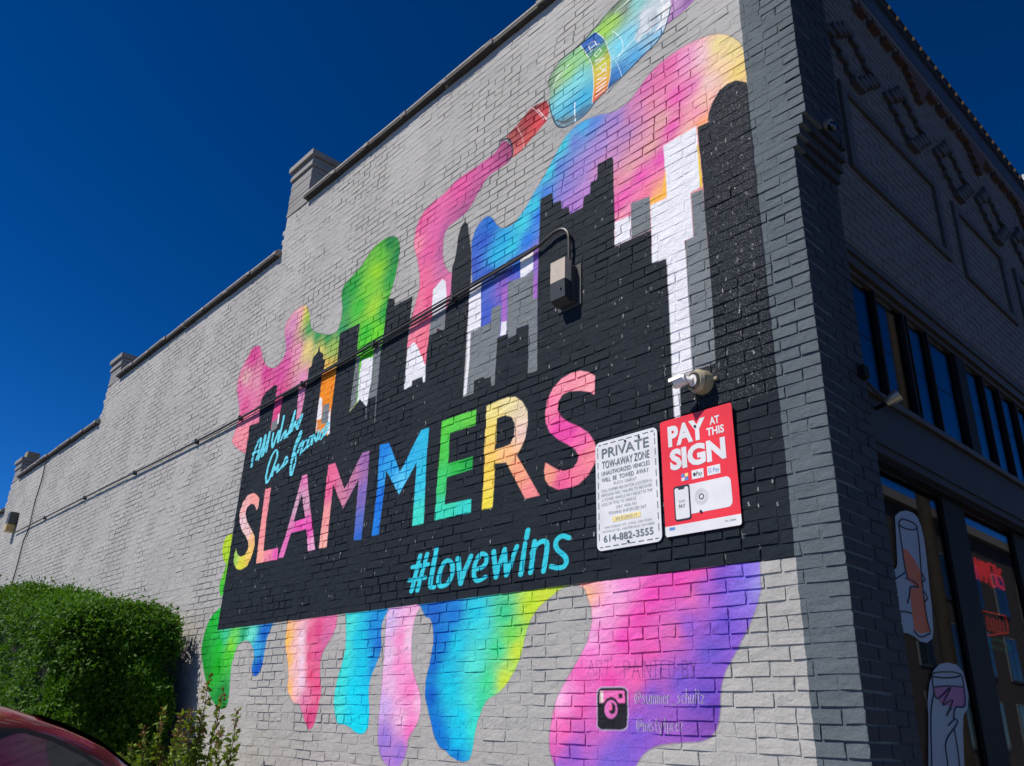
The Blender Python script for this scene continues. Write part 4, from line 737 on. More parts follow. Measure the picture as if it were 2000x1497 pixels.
for a, b in zip(ys[:-1], ys[1:]):
    if .14 < b-a < .22: MB().box(-.2, -.09, a+.003, b-.003, 3.44, 4.28).build('mullion', METAL, TW); continue
    MB().box(-.128, -.122, a+.01, b-.01, 3.442, 4.278).build('pane', GLASS, TW)
    if not any(abs(b-q) < .02 for q in ys if .14 < min([abs(q-w) for w in ys if w > q] or [9]) < .22): MB().box(-.15, -.095, b-.012, b+.012, 3.441, 4.279).build('mullion', METAL, TW)
MB().box(-.15, -.095, 1.535, 1.55, 3.441, 4.279).build('mullion', METAL, TW)
SF = MB().box(-.25, -.06, .517, 9.1, 3.05, 3.073).box(-.25, -.05, .517, 9.1, .3, .5).build('storefront_window', METAL, B)
MB().box(-.3, -.03, .517, 9.1, 0, .3).build('bulkhead', FACD, SF)
py = [(1.62, 1.97), (2.88, 3.15), (4.4, 4.7), (5.9, 6.2), (7.4, 7.7), (8.9, 9.1)]; a = .53
for p0, p1 in py:
    MB().box(-.22, -.1, p0, p1, .501, 3.049, .004).build('post', METAL, SF); MB().box(-.128, -.122, a, p0, .502, 3.049).build('pane', GLASS, SF); a = p1
# ------------------------------------------------------------------ things on the side wall
def tubep(P, r, n=8): return MB().tube(P, r, n)
ALU = simple('galvanised_conduit', (.05, .048, .046), .45, .3, 14, metal=.3); BLKP = simple('black_cable', (.012, .012, .013), .6)
cx = [(-16.6, 4.86), (-14.5, 4.85), (-11.5, 4.83), (-9.5, 4.81), (-7.8, 4.805), (-6.5, 4.82), (-5.4, 4.84), (-4.45, 4.86), (-3.65, 4.89), (-2.95, 4.92), (-2.34, 4.945), (-2.07, 4.965), (-1.97, 4.99), (-1.88, 5.012), (-1.80, 5.005), (-1.745, 4.955), (-1.727, 4.86), (-1.727, 4.59)]
cc = catmull(cx, False, 4)
cd_ = empty('conduit', (-2.3, -.03, 4.9), 'dark electrical conduit running along the side wall to the box lamp', 'conduit')
def child_abs(o, p): o.parent = p; o.matrix_parent_inverse = Matrix.Translation(-Vector(p.location)); return o
child_abs(tubep([(a, -.035, b) for a, b in cc], .0125, 8).build('pipe', ALU, None, True), cd_)
c2 = [(a, -.03, b+.028+.012*math.sin(a*1.3)) for a, b in catmull(cx[5:12], False, 4)]
child_abs(tubep(c2, .0075, 6).build('cable', BLKP, None, True), cd_)
c3 = [(a, -.028, b-.03+.006*math.sin(a*2.1)) for a, b in catmull(cx[4:11], False, 4)]
child_abs(tubep(c3, .006, 6).build('cable', BLKP, None, True), cd_)
for q in (-14.6, -12.4, -10.2, -8.1, -6.9, -5.5, -4.2, -3.05):
    zz = np.interp(q, [p[0] for p in cx[:11]], [p[1] for p in cx[:11]])
    child_abs(MB().box(q-.012, q+.012, -.052, .0, zz-.03, zz+.03, .003).build('clamp', ALU), cd_)
vc = catmull([(-15.67, 6.14), (-15.6, 5.72), (-15.66, 5.28), (-15.59, 4.85), (-15.74, 4.56), (-15.72, 4.18), (-15.74, 3.5), (-15.7, 2.2)], False, 4)
tag(tubep([(a, -.025, b) for a, b in vc], .011, 6).build('hanging_cable', BLKP, None, True), 'thin dark cable hanging down the wall from the far parapet', 'cable')
# box lamp
def lampbox(root, s=1.):
    LENS = simple('lamp_lens', (.52, .45, .36), .35, .1, 30); HOUS = simple('lamp_housing', (.030, .034, .038), .45, .15, 20); PLATE = simple('lamp_plate', (.045, .045, .045), .5)
    MB().box(-.09*s, .13*s, -.012*s, .004, -.19*s, .135*s, .004).build('back_plate', PLATE, root)
    MB().box(-.06*s, .09*s, -.045*s, -.0125*s, -.17*s, .12*s, .003).build('gasket', PLATE, root)
    MB().extr([(-.07*s, .0), (.07*s, .0), (.07*s, .168*s), (-.07*s, .168*s)], lambda a, b, d: (a, d, b-.0*s), -.112*s, -.0455*s).build('lens', LENS, root)
    h = MB(); v = [(-.07*s, -.114*s, -.002*s), (.07*s, -.114*s, -.002*s), (.07*s, -.0455*s, -.002*s), (-.07*s, -.0455*s, -.002*s), (-.07*s, -.108*s, -.14*s), (.07*s, -.108*s, -.14*s), (.07*s, -.0455*s, -.17*s), (-.07*s, -.0455*s, -.17*s)]
    h.add(v, [(0, 1, 2, 3), (7, 6, 5, 4), (0, 4, 5, 1), (1, 5, 6, 2), (2, 6, 7, 3), (3, 7, 4, 0)]); h.build('housing', HOUS, root)
    MB().tube([(.03*s, -.114*s, -.07*s), (.03*s, -.12*s, -.07*s)], .008*s, 8).build('screw', ALU, root)
lampbox(empty('wall_lamp', (-1.762, 0, 4.525), 'box wall lamp with beige lens over dark housing, beside the painted skyline', 'lamp'))
L2 = empty('wall_lamp', (-16.9, -.0, 5.08), 'small wall lamp with amber lens near the far end of the wall', 'lamp')
MB().box(-.11, .11, -.16, .0, -.02, .22, .02).build('housing', simple('far_lamp_housing', (.08, .075, .07), .5), L2); MB().box(-.1, .1, -.17, .0, -.17, -.022, .02).build('lens', simple('amber_lens', (.55, .38, .14), .4), L2)
# security camera
sc_ = empty('security_camera', (-.70, 0, 3.475), 'white bullet security camera on a round beige mount above the red sign', 'camera')
BEI = simple('beige_mount', (.36, .31, .2), .35, .12, 40, spec=.6); WHT = simple('white_camera_shell', (.72, .69, .68), .35); DRK = simple('camera_glass', (.008, .006, .008), .2, spec=.7); BRZ = simple('mount_recess', (.12, .1, .07), .3, .2, 20, metal=.6)
D = Vector((-.25, -1, -.12)).normalized()
MB().tube([(0, .0, 0), (0, -.012, 0), (-.006, -.055, -.003)], [.072, .072, .068], 28).build('junction_box', BEI, sc_, True)
MB().tube([(-.006, -.0552, -.003), tuple(Vector((-.006, -.055, -.003))+D*.022)], [.068, .056], 28).build('cover_ring', BEI, sc_, True)
p0 = Vector((-.006, -.055, -.003))+D*.0225
MB().tube([p0, p0+D*.008], [.05, .045], 24).build('mount_recess', BRZ, sc_, True)
MB().tube([p0+D*.009, p0+D*.012], .034, 20).build('ball_seat', WHT, sc_, True)
for a in (.4, 2.5, 4.6): MB().tube([p0+Vector((.046*math.cos(a), 0, .046*math.sin(a)))-D*.004, p0+Vector((.046*math.cos(a), 0, .046*math.sin(a)))+D*.003], .006, 8).build('screw', BRZ, sc_)
MB().box(.08, .1, -.02, .0, -.008, .008, .003).build('lug', BEI, sc_)
arm0 = p0+D*.01; arm1 = arm0+Vector((-.035, -.02, .012)); MB().tube([arm0, arm1], [.02, .016], 12).build('arm', WHT, sc_, True)
bd = Vector((-.9, -.25, -.22)).normalized(); b0 = arm1+bd*-.005; b1 = b0+bd*.072
MB().tube([b0-bd*.004, b0, b1], [.024, .033, .033], 20).build('camera_body', WHT, sc_, True)
MB().tube([b1+bd*.0005, b1+bd*.004], .03, 20).build('lens_face', DRK, sc_, True)
up = (Vector((0, 0, 1))-bd*bd.z).normalized(); sd = bd.cross(up)
hood = MB(); hv = []; 
for t in (0.015, .092):
    for k in range(-5, 6): w = k*.3; hv.append(b0+bd*t+(up*math.cos(w)+sd*math.sin(w))*.038)
    for k in range(5, -6, -1): w = k*.3; hv.append(b0+bd*t+(up*math.cos(w)+sd*math.sin(w))*.0352)
hood.add(hv, [(k, (k+1) % 22, 22+(k+1) % 22, 22+k) for k in range(22)]+[tuple(range(22)), tuple(range(43, 21, -1))]); hood.build('sun_hood', WHT, sc_)
# text helper: flat lettering as mesh
def letters(body, width, height, bold=0., spacing=1.):
    cu = bpy.data.curves.new('t', 'FONT'); cu.body = body; cu.size = 1; cu.offset = bold; cu.space_character = spacing; cu.resolution_u = 3; cu.fill_mode = 'FRONT'
    o = bpy.data.objects.new('t', cu); COL.objects.link(o); bpy.context.view_layer.update()
    me = bpy.data.meshes.new_from_object(o.evaluated_get(bpy.context.evaluated_depsgraph_get())); bpy.data.objects.remove(o); bpy.data.curves.remove(cu)
    c = np.array([v.co[:] for v in me.vertices]); x0, x1, y0, y1 = c[:, 0].min(), c[:, 0].max(), c[:, 1].min(), c[:, 1].max()
    c[:, 0] = (c[:, 0]-x0)/(x1-x0)*width; c[:, 1] = (c[:, 1]-y0)/(y1-y0)*height
    F = [list(p.vertices) for p in me.polygons]; bpy.data.meshes.remove(me); return c, F
def sign_text(par, W_, H_, body, u0, u1, v0, v1, mat, bold=0., lift=.0012, sp=1.):
    """u from left, v from top, as fractions of the board"""
    c, F = letters(body, (u1-u0)*W_, (v1-v0)*H_, bold, sp)
    V = [(-W_/2+u0*W_+a, -.004-lift, H_/2-v1*H_+b) for a, b, _ in c]
    return mesh_obj('lettering', V, F, mat, par)
def plate(par, W_, H_, P, y0, y1, mat, name):
    return MB().extr([(-W_/2+u*W_, H_/2-v*H_) for u, v in P], lambda a, b, d: (a, d, b), y0, y1).build(name, mat, par)
SW_ = simple('sign_white', (.74, .74, .74), .35, .09, 5, spec=.5, bump=.08); SGY = simple('sign_grey_ink', (.16, .19, .2), .4); SGL = simple('sign_light_ink', (.36, .38, .39), .4); SYE = simple('sign_yellow', (.85, .70, .28), .4); SRD = simple('sign_red', (.82, .035, .045), .35, .10, 5, spec=.5, bump=.08); SBK = simple('sign_black_ink', (.03, .035, .045), .4); SBL = simple('sign_blue', (.12, .25, .6), .4); BOLT = simple('bolt', (.06, .06, .065), .4, metal=.7)
def rru(u0, v0, u1, v1, ru, rv, n=5):
    P_ = []
    for cu_, cv_, a in ((u1-ru, v0+rv, -90), (u1-ru, v1-rv, 0), (u0+ru, v1-rv, 90), (u0+ru, v0+rv, 180)):
        for k in range(n): t = math.radians(a+90*k/(n-1)); P_.append((cu_+ru*math.cos(t), cv_+rv*math.sin(t)))
    return P_
T = empty('tow_away_sign', (-1.262, -.012, 2.95), 'white private tow-away zone sign left of the red pay sign', 'sign'); TW_, TH_ = .478, .672
T.rotation_euler = (math.radians(1.0), 0, 0)
plate(T, TW_, TH_, rru(0, 0, 1, 1, .075, .053, 7), -.004, -.0005, SW_, 'board')
for b, u0, u1, v0, v1, m, bo in (('PRIVATE', .11, .87, .07, .162, SGY, .012), ('TOW-AWAY ZONE', .11, .87, .19, .262, SGY, .008), ('UNAUTHORIZED VEHICLES', .1, .87, .285, .325, SGY, 0), ('WILL  BE  TOWED  AWAY', .1, .85, .345, .385, SGY, 0), ('PUCO 156816T', .3, .66, .402, .43, SGL, 0), ('CALL NUMBER BELOW FOR LOCATION &', .09, .89, .45, .477, SGL, 0), ('IMPOUND FEES. FAILURE TO RECOVER', .09, .89, .492, .519, SGL, 0), ('A TOWED VEHICLE MAY RESULT IN THE', .09, .89, .534, .561, SGL, 0), ('LOSS OF TITLE TO VEHICLE', .09, .64, .576, .603, SGL, 0), ('ORC 4505.101', .32, .64, .622, .648, SGL, 0), ('TOWING ENFORCED 24/7', .2, .79, .664, .692, SGL, 0), ('202 E LONG ST', .31, .65, .726, .752, SGL, .004), ('1095 FAIRLEY ST., COLS., OH 43201', .13, .86, .79, .812, SGL, 0), ('570 FROST RD, WESTERVILLE, OH 43082', .09, .9, .826, .848, SGL, 0), ('614-882-3555', .11, .88, .868, .93, SGY, .01)):
    sign_text(T, TW_, TH_, b, u0, u1, v0, v1, m, bo, .0022)
plate(T, TW_, TH_, [(.26, .716), (.7, .716), (.7, .762), (.26, .762)], -.0052, -.0041, SYE, 'yellow_strip')
bd_ = MB(); qd = lambda u0, v0, u1, v1: bd_.extr([(-TW_/2+u*TW_, TH_/2-v*TH_) for u, v in ((u0, v0), (u1, v0), (u1, v1), (u0, v1))], lambda a, b, d: (a, d, b), -.0052, -.0041)
for k in range(9): v = .095+k*.094; qd(.035, v, .046, v+.06); qd(.954, v, .965, v+.06)
for k in range(6): u = .13+k*.13; qd(u, .026, u+.085, .034); qd(u, .966, u+.085, .974)
for (a, b, c, d) in ((.035, .05, .046, .08), (.05, .026, .1, .034), (.9, .026, .95, .034), (.954, .05, .965, .08), (.05, .966, .1, .974), (.9, .966, .95, .974)): qd(a, b, c, d)
bd_.build('dashed_border', SGY, T)
for u, v in ((.5, .052), (.72, .05), (.5, .955)): MB().tube([(-TW_/2+u*TW_, -.004, TH_/2-v*TH_), (-TW_/2+u*TW_, -.008, TH_/2-v*TH_)], .008, 8).build('bolt', BOLT, T)
Pn = empty('pay_sign', (-.757, -.014, 2.966), 'red pay at this sign with white panel, right of the white sign', 'sign'); PW, PH = .482, .672
Pn.rotation_euler = (math.radians(1.2), 0, 0)
plate(Pn, PW, PH, rru(0, 0, 1, 1, .03, .022), -.004, -.0005, SRD, 'board')
plate(Pn, PW, PH, [(.0, .915), (1, .915)]+rru(0, .915, 1, 1, .03, .022)[5:15], -.0047, -.0041, SW_, 'bottom_strip')
for b, u0, u1, v0, v1, bo in (('PAY', .11, .64, .06, .245, .05), ('SIGN', .12, .88, .27, .455, .05), ('AT', .70, .83, .078, .145, .03), ('THIS', .65, .88, .165, .235, .03)): sign_text(Pn, PW, PH, b, u0, u1, v0, v1, SW_, bo)
for (u0, v0, u1, v1) in ((.41, .49, .57, .565), (.62, .487, .79, .562)): plate(Pn, PW, PH, [(u0, v0), (u1, v0), (u1, v1), (u0, v1)], -.0048, -.0041, SW_, 'logo_tile')
sign_text(Pn, PW, PH, 'Pay', .47, .55, .508, .555, SBK, 0, .0014); plate(Pn, PW, PH, rru(.43, .512, .463, .542, .014, .012), -.0055, -.005, SBK, 'logo_mark')
sign_text(Pn, PW, PH, 'G Pay', .635, .775, .506, .552, SBL, 0, .0014)
for u, v, m in ((.265, .5, SBL), (.315, .5, SYE), (.265, .532, SW_), (.315, .532, SBL)): plate(Pn, PW, PH, [(u, v), (u+.045, v), (u+.045, v+.028), (u, v+.028)], -.0048, -.0041, m, 'card_mark')
plate(Pn, PW, PH, rru(.3, .6, .91, .845, .06, .045), -.0048, -.0041, SW_, 'white_panel')
plate(Pn, PW, PH, rru(.145, .595, .37, .885, .03, .022), -.006, -.0049, SBK, 'phone_outline'); plate(Pn, PW, PH, rru(.163, .612, .352, .872, .02, .015), -.0068, -.0061, SW_, 'phone_screen')
plate(Pn, PW, PH, [(.21, .612), (.305, .612), (.295, .628), (.22, .628)], -.0075, -.0069, SBK, 'phone_notch')
sign_text(Pn, PW, PH, 'SCAN', .215, .3, .715, .737, SGL, 0, .004); sign_text(Pn, PW, PH, 'PAY', .21, .3, .752, .782, SGY, .01, .004)
def ring(u, v, r0, r1, mat, y):
    m = MB(); n = 28; vv = []
    for k in range(n):
        t = 2*math.pi*k/n
        for r in (r0, r1): vv.append((-PW/2+u*PW+r*math.cos(t), y, PH/2-v*PH+r*math.sin(t)))
    return m.add(vv, [(2*k, 2*k+1, (2*k+3) % (2*n), (2*k+2) % (2*n)) for k in range(n)]).build('code_ring', mat, Pn)
ring(.52, .72, .011, .017, SBK, -.0052)
for r in (.027, .034, .041): ring(.52, .72, r, r+.0018, SGL, -.0052)
sign_text(Pn, PW, PH, 'FLYBR', .8, .94, .945, .957, SGY, 0, .002); plate(Pn, PW, PH, [(.06, .928), (.135, .928), (.135, .95), (.06, .95)], -.0054, -.0048, SBL, 'blue_mark')
for u, v in ((.5, .12), (.5, .84)): MB().tube([(-PW/2+u*PW, -.004, PH/2-v*PH), (-PW/2+u*PW, -.0085, PH/2-v*PH)], .008, 8).build('bolt', BOLT, Pn)
# ------------------------------------------------------------------ things on the front
SLG = empty('string_lights', (.036, 4, 7.37), 'string of small warm bulbs along the front cornice', 'lights')
BULB = emis('bulb_glow', (1, .72, .38), .06)
MB().tube([(0, -4+k*.16, -.012*(k % 2)) for k in range(58)], .008, 5).build('cord', BLKP, SLG)
bm_ = None
for k in range(57):
    if bm_ is None:
        t = MB().tube([(0, 0, 0), (0, 0, -.015), (0, 0, -.03), (0, 0, -.04)], [.006, .012, .011, .003], 8).build('bulb', BULB, SLG, True); bm_ = t.data
    else: t = bpy.data.objects.new('bulb', bm_); COL.objects.link(t); t.parent = SLG
    t.location = (.006, -3.92+k*.16, -.008)
dm = empty('dome_camera', (.095, .245, 4.985), 'small dome camera on the dark corner pier above the corbel', 'camera')
MB().tube([(0, 0, 0), (.03, 0, 0), (.05, 0, .01)], [.036, .036, .026], 18).build('base', simple('dome_base', (.1, .1, .1), .4), dm, True)
MB().tube([(.03, 0, -.0), (.035, 0, -.02), (.04, 0, -.045), (.042, 0, -.06)], [.03, .029, .02, .006], 16).build('dome', DRK, dm, True)
sp = empty('spotlight', (-.015, .62, 3.32), 'small spotlight on a bracket over the storefront beam', 'light')
MB().tube([(0, 0, 0), (.03, -.01, .0), (.1, -.05, .0)], .012, 8).build('bracket', METAL, sp, True); MB().tube([(.085, -.06, -.01), (.12, -.05, .012), (.15, -.04, .03)], [.02, .035, .038], 14).build('lamp_head', simple('spot_head', (.25, .22, .18), .3, metal=.5), sp, True)
cb_ = empty('hanging_cable', (-.01, .5, 3.47), 'thin cable strung under the transom window beside the pier', 'cable')
MB().tube([(0.01, -.04, 0), (.02, .1, -.06), (.03, .25, -.1), (.02, .5, -.09)], .006, 6).build('wire', BLKP, cb_)
MB().box(0, .05, -.08, -.02, -.03, .04, .006).build('junction_box', METAL, cb_)
# window decals: flat vinyl on the inside of the glass
DW = simple('decal_white', (.21, .25, .31), .5, .03); DO = simple('decal_orange', (.42, .085, .018), .5, .05); DP = simple('decal_pink', (.26, .075, .2), .5, .05); DL = simple('decal_line', (.02, .02, .03), .5)
def decal(name, D_, mat, label):
    r = empty(name, (-.118, *[sum(c)/len(c) for c in zip(*pts(D_[0]))]), label, 'window decal'); o0 = r.location
    f = lambda x: (lambda a, b, d: (d-o0.x, a-o0.y, b-o0.z))
    MB().extr(pts(D_[0]), f(0), -.1205, -.1195).build('backing', DW, r); MB().extr(pts(D_[1]), f(0), -.1194, -.1188).build('drink', mat, r)
    for l in D_[2]:
        q = catmull(pts(l), False, 5); MB().tube([(-.1185-o0.x, a-o0.y, b-o0.z) for a, b in q], .0045, 5).build('outline', DL, r)
decal('window_decal', D1, DO, 'window decal of a hand holding a tall glass of orange drink'); decal('window_decal', D2, DP, 'window decal of a hand holding a glass of pink drink')
# neon
NF = {'S': [[(.9, .85), (.5, 1), (.1, .8), (.3, .55), (.8, .4), (.85, .12), (.4, 0), (0, .15)]], 'L': [[(.1, 1), (.05, 0), (.7, 0)]], 'A': [[(0, 0), (.4, 1), (.85, 0)], [(.15, .4), (.7, .4)]], 'M': [[(0, 0), (.1, 1), (.45, .3), (.8, 1), (.95, 0)]], 'E': [[(.8, 1), (.1, 1), (.05, 0), (.75, 0)], [(.1, .52), (.6, .52)]], 'R': [[(0, 0), (.05, 1), (.6, .95), (.65, .6), (.1, .5)], [(.3, .5), (.8, 0)]]}
NEON = emis('neon_red', (1, .02, .03), 1.1); NED = emis('neon_dim', (1, .05, .02), .55); NEG = emis('neon_green', (.05, .6, .4), .06)
ne = empty('neon_sign', (-.3, 2.75, 2.72), 'red neon lettering glowing inside the storefront window', 'neon sign'); y = 2.41
for ch in 'SLAMMERS':
    for st in NF[ch]:
        q = catmull([(y+.085*a-2.75, (.0 if False else b)*.15-.02-.012*(y-2.6)) for a, b in st], False, 4); MB().tube([(0, a, b) for a, b in q], .0075, 6).build('tube', NEON, ne)
    y += .096
n2 = empty('neon_sign', (-.3, 2.8, 2.41), 'dim red neon frame with small zigzag below the red lettering', 'neon sign')
for q in ([(-.24, .07), (.24, .09)], [(-.2, -.09), (.23, -.03)], [(.24, .09), (.25, .02), (.23, -.03)]): MB().tube([(0, *p) for p in q], .006, 6).build('tube', NED, n2)
for k in range(3): MB().tube([(0, -.14+k*.12, .05), (0, -.15+k*.12, -.05), (0, -.08+k*.12, -.045), (0, -.09+k*.12, .04)], .005, 6).build('tube', NED, n2)
MB().tube([(0, .22*math.cos(t*.35), -.13+.03*math.sin(t*.35)) for t in range(19)], .012, 6).build('tube', NEG, n2)
# ------------------------------------------------------------------ hedge
def leafmat(name, c0, c1, scale=4.):
    M = NT(name, .62, .22); oi = M.n('ShaderNodeTexWhiteNoise'); oi.noise_dimensions = '3D'
    q = M.n('ShaderNodeVectorMath', operation='SNAP'); q.inputs[1].default_value = (.03, .03, .03); M.l(M.pos(), q.inputs[0]); M.l(q.outputs[0], oi.inputs[0])
    M.base(M.mix(M.math('ADD', M.math('MULTIPLY', oi.outputs[0], .6), M.math('MULTIPLY', M.noise(scale, 3), .4)), c0, c1))
    try: M.b.inputs['Transmission Weight'].default_value = 0; M.b.inputs['Subsurface Weight'].default_value = 0
    except Exception: pass
    t = M.n('ShaderNodeBsdfTranslucent'); t.inputs[0].default_value = (c1[0]*1.3, c1[1]*1.4, c1[2]*.6, 1); a = M.n('ShaderNodeMixShader'); a.inputs[0].default_value = .22
    M.l(M.b.outputs[0], a.inputs[1]); M.l(t.outputs[0], a.inputs[2]); M.l(a.outputs[0], M.t.nodes['Material Output'].inputs[0]); return M.m
def leaf_mesh(name, P, N, size, mat, parent=None):
    """folded four-point leaves at points P pointing roughly along N"""
    n = len(P); N = N+rng.normal(0, .55, (n, 3)); N /= np.linalg.norm(N, axis=1)[:, None]
    a = np.cross(N, rng.normal(0, 1, (n, 3))); a /= np.linalg.norm(a, axis=1)[:, None]+1e-9; b = np.cross(N, a)
    L = (size*rng.uniform(.65, 1.25, n))[:, None]; w = L*.42
    d = (N*.55+a*.83)
    v0 = P; v1 = P+d*L*.5+b*w*.55+N*L*.06; v2 = P+d*L; v3 = P+d*L*.5-b*w*.55+N*L*.06; vm = P+d*L*.5
    V = np.stack([v0, v1, v2, v3, vm], 1).reshape(-1, 3); k = np.arange(n)*5
    F = np.concatenate([np.stack([k, k+1, k+4], 1), np.stack([k+1, k+2, k+4], 1), np.stack([k+4, k+2, k+3], 1), np.stack([k, k+4, k+3], 1)])
    me = bpy.data.meshes.new(name); me.vertices.add(len(V)); me.vertices.foreach_set('co', V.ravel()); me.loops.add(F.size); me.loops.foreach_set('vertex_index', F.ravel().astype(np.int32))
    me.polygons.add(len(F)); me.polygons.foreach_set('loop_start', np.arange(0, F.size, 3, dtype=np.int32)); me.polygons.foreach_set('loop_total', np.full(len(F), 3, np.int32)); me.update(calc_edges=True); me.shade_flat()
    me.materials.append(mat); o = bpy.data.objects.new(name, me); COL.objects.link(o)
    if parent: o.parent = parent
    return o
HX1, HX0 = -7.02, -16.
def hedge_surface(n):
    """random points on a clipped, rounded hedge: top rises to the left"""
    t = rng.random(n); x = HX1-(HX1-HX0)*np.where(rng.random(n) < .75, t**1.6, t)
    return x
def hz(x): return 2.60+.145*np.clip(-(x+7.2), 0, 3)+.07*np.clip(-(x+10), 0, 9)+.05*np.sin(x*2.3)+.04*np.sin(x*5.1+1)
HL_ = leafmat('hedge_leaf', (.013, .048, .003), (.08, .19, .008)); HD = simple('hedge_inner_shade', (.006, .014, .004), .9, .5, 8)
H = empty('hedge', (-10, -.8, 0), 'tall clipped green hedge standing against the side wall', 'hedge')
def add_h(o): o.parent = H; o.matrix_parent_inverse = Matrix.Translation((10, .8, 0)); return o
rc = .38
def hpoint(x, s):
    """s in 0..1 runs from wall-side top over the crown to the foot of the front; rounded end at HX1"""
    top = hz(x)-.10*np.exp(-((HX1-x)/.35)**1.); 
    dend = HX1-x; endr = np.clip(1-dend/rc, 0, 1); sh = rc*(1-np.sqrt(np.clip(1-endr**2, 0, 1)))
    top = top-sh*.75; yf = -1.32+sh*.7; yb = -.16
    arc = s
    y = np.where(arc < .3, yb+(yf+.35-yb)*(arc/.3), np.where(arc < .5, yf+.35-.35*np.sin((arc-.3)/.2*math.pi/2), yf))
    z = np.where(arc < .3, top, np.where(arc < .5, top-.4*(1-np.cos((arc-.3)/.2*math.pi/2)), top-.4-(top-.45)*((arc-.5)/.5)))
    ny = np.where(arc < .3, -.1, np.where(arc < .5, -np.sin((arc-.3)/.2*math.pi/2), -1.)); nz = np.where(arc < .3, 1., np.where(arc < .5, np.cos((arc-.3)/.2*math.pi/2), .15))
    return np.stack([x, y, z], 1), np.stack([endr*.8, ny, nz], 1)
n = 84000; x = hedge_surface(n); Pp, Nn = hpoint(x, rng.random(n)**.85)
# end face of the hedge
m = 34000; yy = rng.uniform(-1.3, -.16, m); zz = rng.uniform(.1, 2.56, m); Pe = np.stack([np.full(m, HX1)+.05*np.sin(zz*5)+.05*np.sin(yy*9)-.22*np.clip((zz-2.15)/.4, 0, 1)**2-.22*np.clip((-1.0-yy)/.3, 0, 1)**2, yy, zz], 1)
Pp = np.concatenate([Pp, Pe]); Nn = np.concatenate([Nn, np.tile([1., -.2, .25], (m, 1))])
lump = .11*np.sin(Pp[:, 0]*6.3+Pp[:, 2]*3+np.sin(Pp[:, 1]*4))*np.sin(Pp[:, 2]*7.1+Pp[:, 1]*5+np.sin(Pp[:, 0]*3.1))+.06*np.sin(Pp[:, 0]*17+Pp[:, 1]*13)*np.sin(Pp[:, 2]*15)
Nn /= np.linalg.norm(Nn, axis=1)[:, None]; lump *= np.where(Nn[:, 2] > .45, .35, 1.); Pp = Pp+Nn*(lump+rng.exponential(.03, len(Pp))-.06)[:, None]
add_h(leaf_mesh('foliage', Pp, Nn, .05, HL_))
# young shoots standing above the clipped top
sh_n = 520; xs = hedge_surface(sh_n); Ps, Ns = hpoint(xs, rng.random(sh_n)*.42); SP = []; SN = []
for p, nn in zip(Ps, Ns):
    h = random.uniform(.04, .11); d = np.array([random.gauss(0, .25), random.gauss(0, .25), 1.]); d /= np.linalg.norm(d)
    for k in range(9): SP.append(p+d*h*k/8); SN.append([math.cos(k*2.4), math.sin(k*2.4), .6])
add_h(leaf_mesh('shoots', np.array(SP), np.array(SN), .038, leafmat('hedge_shoot', (.045, .13, .006), (.12, .27, .012))))
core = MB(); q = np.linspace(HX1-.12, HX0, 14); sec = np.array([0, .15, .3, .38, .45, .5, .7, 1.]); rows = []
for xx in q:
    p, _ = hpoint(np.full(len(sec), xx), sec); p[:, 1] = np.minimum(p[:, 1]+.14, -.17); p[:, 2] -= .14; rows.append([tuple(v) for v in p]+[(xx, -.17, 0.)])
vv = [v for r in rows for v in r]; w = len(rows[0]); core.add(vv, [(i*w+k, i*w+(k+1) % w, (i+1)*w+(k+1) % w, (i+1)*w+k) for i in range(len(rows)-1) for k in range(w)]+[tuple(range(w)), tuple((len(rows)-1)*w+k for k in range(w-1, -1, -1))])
add_h(core.build('hedge_core', HD, None))  # solid filler coloured dark as the shade behind gaps in the leaves
# ------------------------------------------------------------------ tall leafy stems in front of the wall
WL = leafmat('stem_leaf', (.055, .095, .008), (.19, .27, .03)); WR = leafmat('stem_tip_leaf', (.10, .055, .02), (.2, .12, .04)); STM = simple('stem_bark', (.12, .07, .035), .8)
def stem_plant(x, y, h, nst, spread, label, red=.1):
    r = empty('leafy_shrub', (x, y, 0), label, 'shrub', 'leafy shrubs by the wall'); LP, LN, RP, RN = [], [], [], []
    for s in range(nst):
        a = random.uniform(0, 6.28); d = random.uniform(0, spread); bx, by = math.cos(a)*d*.4, math.sin(a)*d*.4; hh = h*(1 if s == 0 else random.uniform(.72, .97)); tx, ty = (0, 0) if s == 0 else (math.cos(a)*d, math.sin(a)*d*.7)
        P_ = [(bx+(tx-bx)*t+.02*math.sin(t*9+s), by+(ty-by)*t+.02*math.cos(t*7+s), hh*t) for t in np.linspace(0, 1, 9)]
        MB().tube(P_, [.011-.009*k/8 for k in range(9)], 5).build('stem', STM, r)
        P_ = np.array(P_)
        for t in np.arange(.15, 1.0, .010):
            p = np.array([np.interp(t, np.linspace(0, 1, 9), P_[:, c]) for c in range(3)]); ph = t*97; wdt = (1-t)*.10*random.random()+.012
            for k in (0, 1, 2):
                dd = np.array([math.cos(ph+k*2.1), math.sin(ph+k*2.1), .5]); q_ = p+dd*wdt*random.random(); top = t > 1-red
                (RP if top and random.random() < .6 else LP).append(q_); (RN if top and len(RP) > len(RN) else LN).append(dd)
    LN = LN[:len(LP)]; 
    leaf_mesh('leaves', np.array(LP), np.array(LN), .066, WL, r)
    if RP: leaf_mesh('tip_leaves', np.array(RP), np.array(RN[:len(RP)]), .045, WR, r)
stem_plant(-5.55, -.5, 1.98, 7, .24, 'tallest leafy shrub in front of the green paint drip', .16)
stem_plant(-4.92, -.5, 1.70, 2, .06, 'thin single leafy stem rising right of the tallest shrub')
stem_plant(-6.12, -.62, 1.70, 7, .28, 'bushy leafy shrub with reddish tips at the hedge end', .12)
